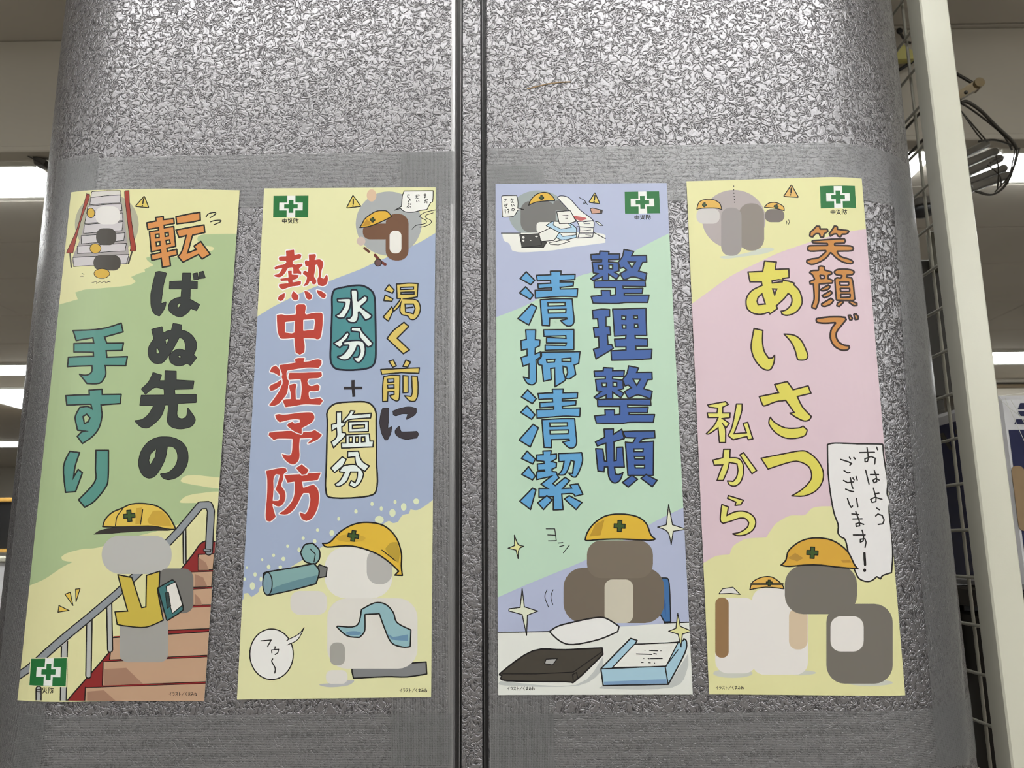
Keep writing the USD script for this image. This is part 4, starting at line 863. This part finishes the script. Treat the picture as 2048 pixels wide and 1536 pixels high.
obj('hook', tube(spline([at_y(1948, 1455, .8), at_y(1956, 1485, .8), at_y(1964, 1504, .8), at_y(1970, 1500, .82), at_y(1962, 1490, .84)]), .003), 'grid_enamel', pk, smooth=True)

# white and navy packed box right of the post
wx = thing('boxed_goods', 'white and navy box in clear wrap right of the cream post', 'boxed goods')
BY = .42
A = at_y(1978, 790, BY); Bc = at_y(2012, 860, BY); zt3 = A[2]; x0 = at_y(1994, 800, BY)[0]; zblue = Bc[2]; zlow = at_y(2035, 1180, BY)[2]
obj('box', bx(x0, x0+.42, BY, BY+.26, zlow, zt3, .010), 'white_print', wx, smooth=30)
obj('navy_panel', bx(x0-.0008, x0-.0002, BY+.012, BY+.25, zlow+.015, zt3-.028), 'navy_print', wx, label='navy print on the side of the box')
for k in range(3):
    g = trimesh.creation.extrude_polygon(Polygon([(0, 0), (.012, 0), (.04, .03), (.052, .03), (.052, .04), (.03, .04)]), .0006, engine='earcut'); g.apply_transform(np.array([[0, 0, 1, x0-.0016], [1, 0, 0, BY+.04+.07*k], [0, 1, 0, zt3-.085], [0, 0, 0, 1.0]]))
    obj('printed_stroke', g, 'dark_steel', wx)
bx0 = at_y(2017, 861, BY)[0]
obj('navy_panel', bx(bx0, x0+.41, BY-.0008, BY-.0002, zlow+.02, zblue), 'navy_print', wx)
zc0, zc1 = at_y(2023, 932, BY)[2], at_y(2043, 1062, BY)[2]
sl = affinity.translate(sbox(0, 0, .024, zc0-zc1).buffer(-.010).buffer(.010), bx0-.005, zc1)
g = trimesh.creation.extrude_polygon(sl, .0012, engine='earcut'); g.apply_transform(trimesh.transformations.rotation_matrix(hp, (1, 0, 0))); g.apply_translation((0, BY-.0006, 0))
obj('cardboard_slot', g, 'cardboard', wx)
for k, pts in enumerate(([(2041, 806), (2060, 806), (2056, 818), (2036, 818)], [(2035, 822), (2050, 822), (2053, 832), (2039, 832)], [(2033, 838), (2056, 838), (2054, 848), (2029, 848)], [(2062, 806), (2084, 806), (2074, 848), (2056, 848)], [(2090, 806), (2112, 806), (2108, 816), (2094, 848), (2082, 848)])):
    P3 = np.array([at_y(u, v, BY-.0012) for u, v in pts]); bk = P3+(0, .0008, 0)
    obj('printed_letter', trimesh.convex.convex_hull(np.vstack([P3, bk])), 'navy_print', wx)
obj('clear_wrap', bx(x0-.004, x0+.424, BY-.005, BY+.264, zlow-.002, zt3+.006, .004), 'clear_wrap', wx)
cr_ = []
for (u0, v0_), (u1, v1_) in (((1999, 798), (2060, 850)), ((2010, 796), (2070, 930)), ((1996, 792), (2048, 786)), ((2022, 800), (2064, 872))):
    cr_.append(tube([at_y(u0, v0_, BY-.006), at_y((u0+u1)/2, (v0_+v1_)/2, BY-.0075), at_y(u1, v1_, BY-.006)], .0005, 5))
obj('wrap_crease', cat(cr_), 'lamp_frame', wx)
rs = thing('goods_shelf', 'dark shelf board under the white and navy box', 'shelf')
obj('board', bx(x0-.02, x0+.8, BY-.05, BY+.45, zlow-.04, zlow-.003, .004), 'dark_board', rs)
obj('bracket', bx(x0+.0, x0+.02, BY+.30, BY+.45, zlow-.20, zlow-.04, .003), 'dark_steel', rs)
obj('leg', bx(x0+.05, x0+.09, BY+.38, BY+.42, 0, zlow-.04, .003), 'dark_steel', rs)
rs2 = thing('lower_goods', 'dark carton under the shelf at the lower right edge', 'carton')
obj('carton', bx(x0+.03, x0+.5, BY, BY+.3, zlow-.40, zlow-.06, .005), 'dark_board', rs2)
obj('tape', bx(x0+.20, x0+.26, BY-.001, BY-.0002, zlow-.40, zlow-.06), 'cardboard', rs2)

# wall header far on the right
hd = thing('wall_cabinet', 'pale far cabinet with a dark top rail right of the cream post', 'cabinet')
h0, h1 = at_y(1960, 757, 6.4), at_y(2100, 800, 6.4)
obj('body', bx(h0[0], h0[0]+4, 6.4, 6.9, 1.2, h0[2], .01), 'beam_paint', hd)
r0, r1 = at_y(2000, 769, 6.38), at_y(2000, 776, 6.38)
obj('top_rail', bx(h0[0]+.01, h0[0]+3.99, 6.37, 6.4, r1[2], r0[2], .004), 'brown_rail', hd)
obj('shadow_line', bx(h0[0]+.01, h0[0]+3.99, 6.385, 6.399, r0[2]+.004, r0[2]+.02), 'shadow_gap', hd)

# wire basket with grey bottles hanging past the post
wb = thing('wire_basket', 'wire basket hung beyond the cream post, full of grey bottles', 'basket')
def P(u, v, y): return at_y(u, v, y)
HY_ = .62
wires = [([(1921, 206, 0), (1935, 204, .0), (1962, 222, .01), (1992, 252, .03), (2021, 279, .04), (2034, 299, .05)], .0042),
         ([(1921, 206, .02), (1940, 217, .03), (1975, 243, .06), (2008, 272, .09), (2024, 300, .10)], .0024),
         ([(1924, 224, .0), (1950, 262, .0), (1966, 282, .02)], .0018), ([(1922, 222, .05), (1946, 250, .06), (1975, 284, .09)], .0018)]
obj('handle', cat([tube(spline([P(u, v, HY_+d) for u, v, d in w]), r, 8) for w, r in wires]), 'dark_steel', wb, smooth=True)
rim = [([(1930, 372, 0), (1946, 381, .0), (1978, 390, .0), (2000, 382, .02), (2016, 364, .04), (2028, 334, .05), (2039, 296, .05)], .0022), ([(1934, 370, .05), (1960, 384, .06), (1988, 388, .08), (2012, 366, .1), (2024, 330, .1), (2030, 296, .1)], .0018),
       ([(1958, 283, 0), (1990, 280, .05), (2030, 292, .1)], .0026), ([(1975, 330, -.03), (2000, 352, -.01), (2002, 374, .0)], .0016), ([(1992, 310, -.03), (1997, 340, -.02), (1995, 380, .0)], .0016), ([(2034, 298, .05), (2022, 345, .04), (1990, 384, .02)], .0016), ([(2039, 296, .03), (2030, 330, .03), (2010, 366, .02)], .0016), ([(1980, 326, -.03), (1994, 318, -.03), (2008, 314, 0)], .0022)]
obj('rim', cat([tube(spline([P(u, v, HY_+d) for u, v, d in w]), r, 8) for w, r in rim]), 'dark_steel', wb, smooth=True)
def bottle(u0, v0_, u1, v1_, y, r, which):
    a, b = P(u0, v0_, y), P(u1, v1_, y+.10); L = np.linalg.norm(b-a)
    prof = np.array([(0, 0), (r*.8, 0), (r, .2*r), (r, L-.75*r), (r*.86, L-.3*r), (r*.55, L-.06*r), (0, L)])
    m = trimesh.creation.revolve(prof, sections=20); m.apply_transform(trimesh.geometry.align_vectors((0, 0, 1), (b-a)/L)); m.apply_translation(a)
    p = obj('grey_bottle', m, 'grey_bottle', smooth=35); meta(p, f'dark grey bottle lying in the hanging wire basket, {which}', 'bottle')
for k, (q, which) in enumerate((((1908, 318, 1974, 288), 'uppermost at the back'), ((1906, 338, 1992, 302), 'second from the top'), ((1910, 356, 2002, 316), 'middle one, reaching farthest right'), ((1914, 374, 2010, 336), 'second from the bottom'), ((1938, 378, 2018, 350), 'lowest at the front'))):
    bottle(*q, HY_+.03-.012*k, .0100, which)
cl = thing('clamp', 'brownish metal clamp with a round end above the hanging basket', 'clamp')
cy = trimesh.creation.cylinder(radius=.0115, height=.03, sections=28); cy.apply_transform(trimesh.transformations.rotation_matrix(hp, (1, 0, 0))); c0 = P(1953, 171, HY_-.02); cy.apply_translation(c0)
obj('round_end', cy, 'aged_brass', cl, smooth=35)
e0 = P(1912, 196, HY_)
d_ = (c0-e0)/np.linalg.norm(c0-e0); nrm = np.array([-d_[2], 0, d_[0]])
ar = trimesh.convex.convex_hull(np.vstack([[e0+nrm*s*.010+(0, t, 0), c0+nrm*s*.0112+(0, t, 0)] for s in (-1, 1) for t in (-.010, .010)]))
obj('jaw', ar, 'aged_brass', cl)
obj('arm', tube([P(1912, 147, HY_), P(1938, 162, HY_-.01), c0+(0, .005, .006)], .0038, 8), 'dark_steel', cl, smooth=True)
kn = trimesh.creation.icosphere(2, .0045); kn.apply_translation(P(1932, 185, HY_-.03)); obj('rivet', kn, 'dark_steel', cl, smooth=True)
hk = thing('rack_hook', 'black bar with a yellow plastic grip high behind the wire grid', 'hook')
obj('bar', tube([P(1798, 140, .985), P(1818, 128, .99), P(1834, 116, .985)], .0048, 10), 'black_goods', hk, smooth=True)
yl = np.array([P(1793, 108, .965), P(1806, 88, .965), P(1828, 103, .965), P(1830, 117, .965), P(1796, 118, .965)])
obj('grip', trimesh.convex.convex_hull(np.vstack([yl, yl+(0, .025, 0)])), 'yellow_plastic', hk)
kb = trimesh.creation.icosphere(2, .009); kb.apply_transform(np.diag([1, .7, 1.1, 1])); kb.apply_translation(P(1799, 62, .985)); obj('knob', kb, 'black_goods', hk, smooth=True)
obj('stem', tube([P(1799, 64, .985), P(1812, 84, .985), P(1822, 86, .985)], .004, 8), 'dark_steel', hk, smooth=True)
# smoke detector on the ceiling, seen through the grid
sd = thing('smoke_detector', 'small dark round detector on the ceiling behind the wire grid', 'smoke detector')
s0 = at_z(1845, 414, CEIL-.02)
c1 = trimesh.creation.cylinder(radius=.075, height=.03, sections=32); c1.apply_translation((s0[0], s0[1], CEIL-.016)); obj('base', c1, 'dark_board', sd, smooth=35)
c2 = trimesh.creation.icosphere(3, .055); c2.apply_transform(np.diag([1, 1, .6, 1])); c2.apply_translation((s0[0], s0[1], CEIL-.035)); obj('dome', c2, 'black_goods', sd, smooth=True)
# catch under the beam at the left
lt = thing('beam_catch', 'small dark catch under the beam at the upper left', 'catch')
l0 = at_y(72, 318, 1.012)
obj('catch', trimesh.convex.convex_hull(np.array([l0+(-.012, 0, .012), l0+(.03, 0, -.004), l0+(.022, 0, -.02), l0+(-.004, 0, -.016), l0+(-.012, .03, .012), l0+(.03, .03, -.004), l0+(.022, .03, -.02), l0+(-.004, .03, -.016)])), 'dark_steel', lt)
obj('wire', tube([at_y(55, 312, 1.01), at_y(75, 322, 1.005), at_y(96, 338, 1.01)], .0018, 6), 'dark_steel', lt, smooth=True)

# far left: dark board in a yellow wooden frame on a white counter
fb = thing('framed_board', 'dark board in a yellow wooden frame at the far lower left', 'board')
FY = 7.0
f0, f1 = at_y(-60, 1004, FY), at_y(60, 1098, FY)
obj('panel', bx(f0[0]-2, f1[0]+1.5, FY+.01, FY+.04, f1[2], f0[2]), 'black_goods', fb)
obj('frame', cat([bx(f0[0]-2, f1[0]+1.5, FY-.01, FY+.05, f0[2], f0[2]+.035, .004), bx(f0[0]-2, f1[0]+1.5, FY-.01, FY+.05, f1[2]-.03, f1[2], .004)]), 'yellow_wood', fb)
fc = thing('white_counter', 'white counter with folded papers under the framed board at far left', 'counter')
obj('body', bx(f0[0]-2, f1[0]+1.5, FY-.3, FY+.25, 0, f1[2]-.12, .01), 'white_print', fc)
obj('top', bx(f0[0]-2.02, f1[0]+1.52, FY-.34, FY+.27, f1[2]-.12, f1[2]-.07, .008), 'grid_enamel', fc)
# the basket and the clamp hang on rods that run back to the beam
for parent, (u, v) in ((wb, (1919, 206)), (cl, (1911, 148))):
    a = P(u, v, HY_); ry = 1.0+.009*a[0]-.004
    obj('hanging_rod', tube([a, (a[0]+.02, ry, a[2]+.02)], .004, 8), 'dark_steel', parent, smooth=True)
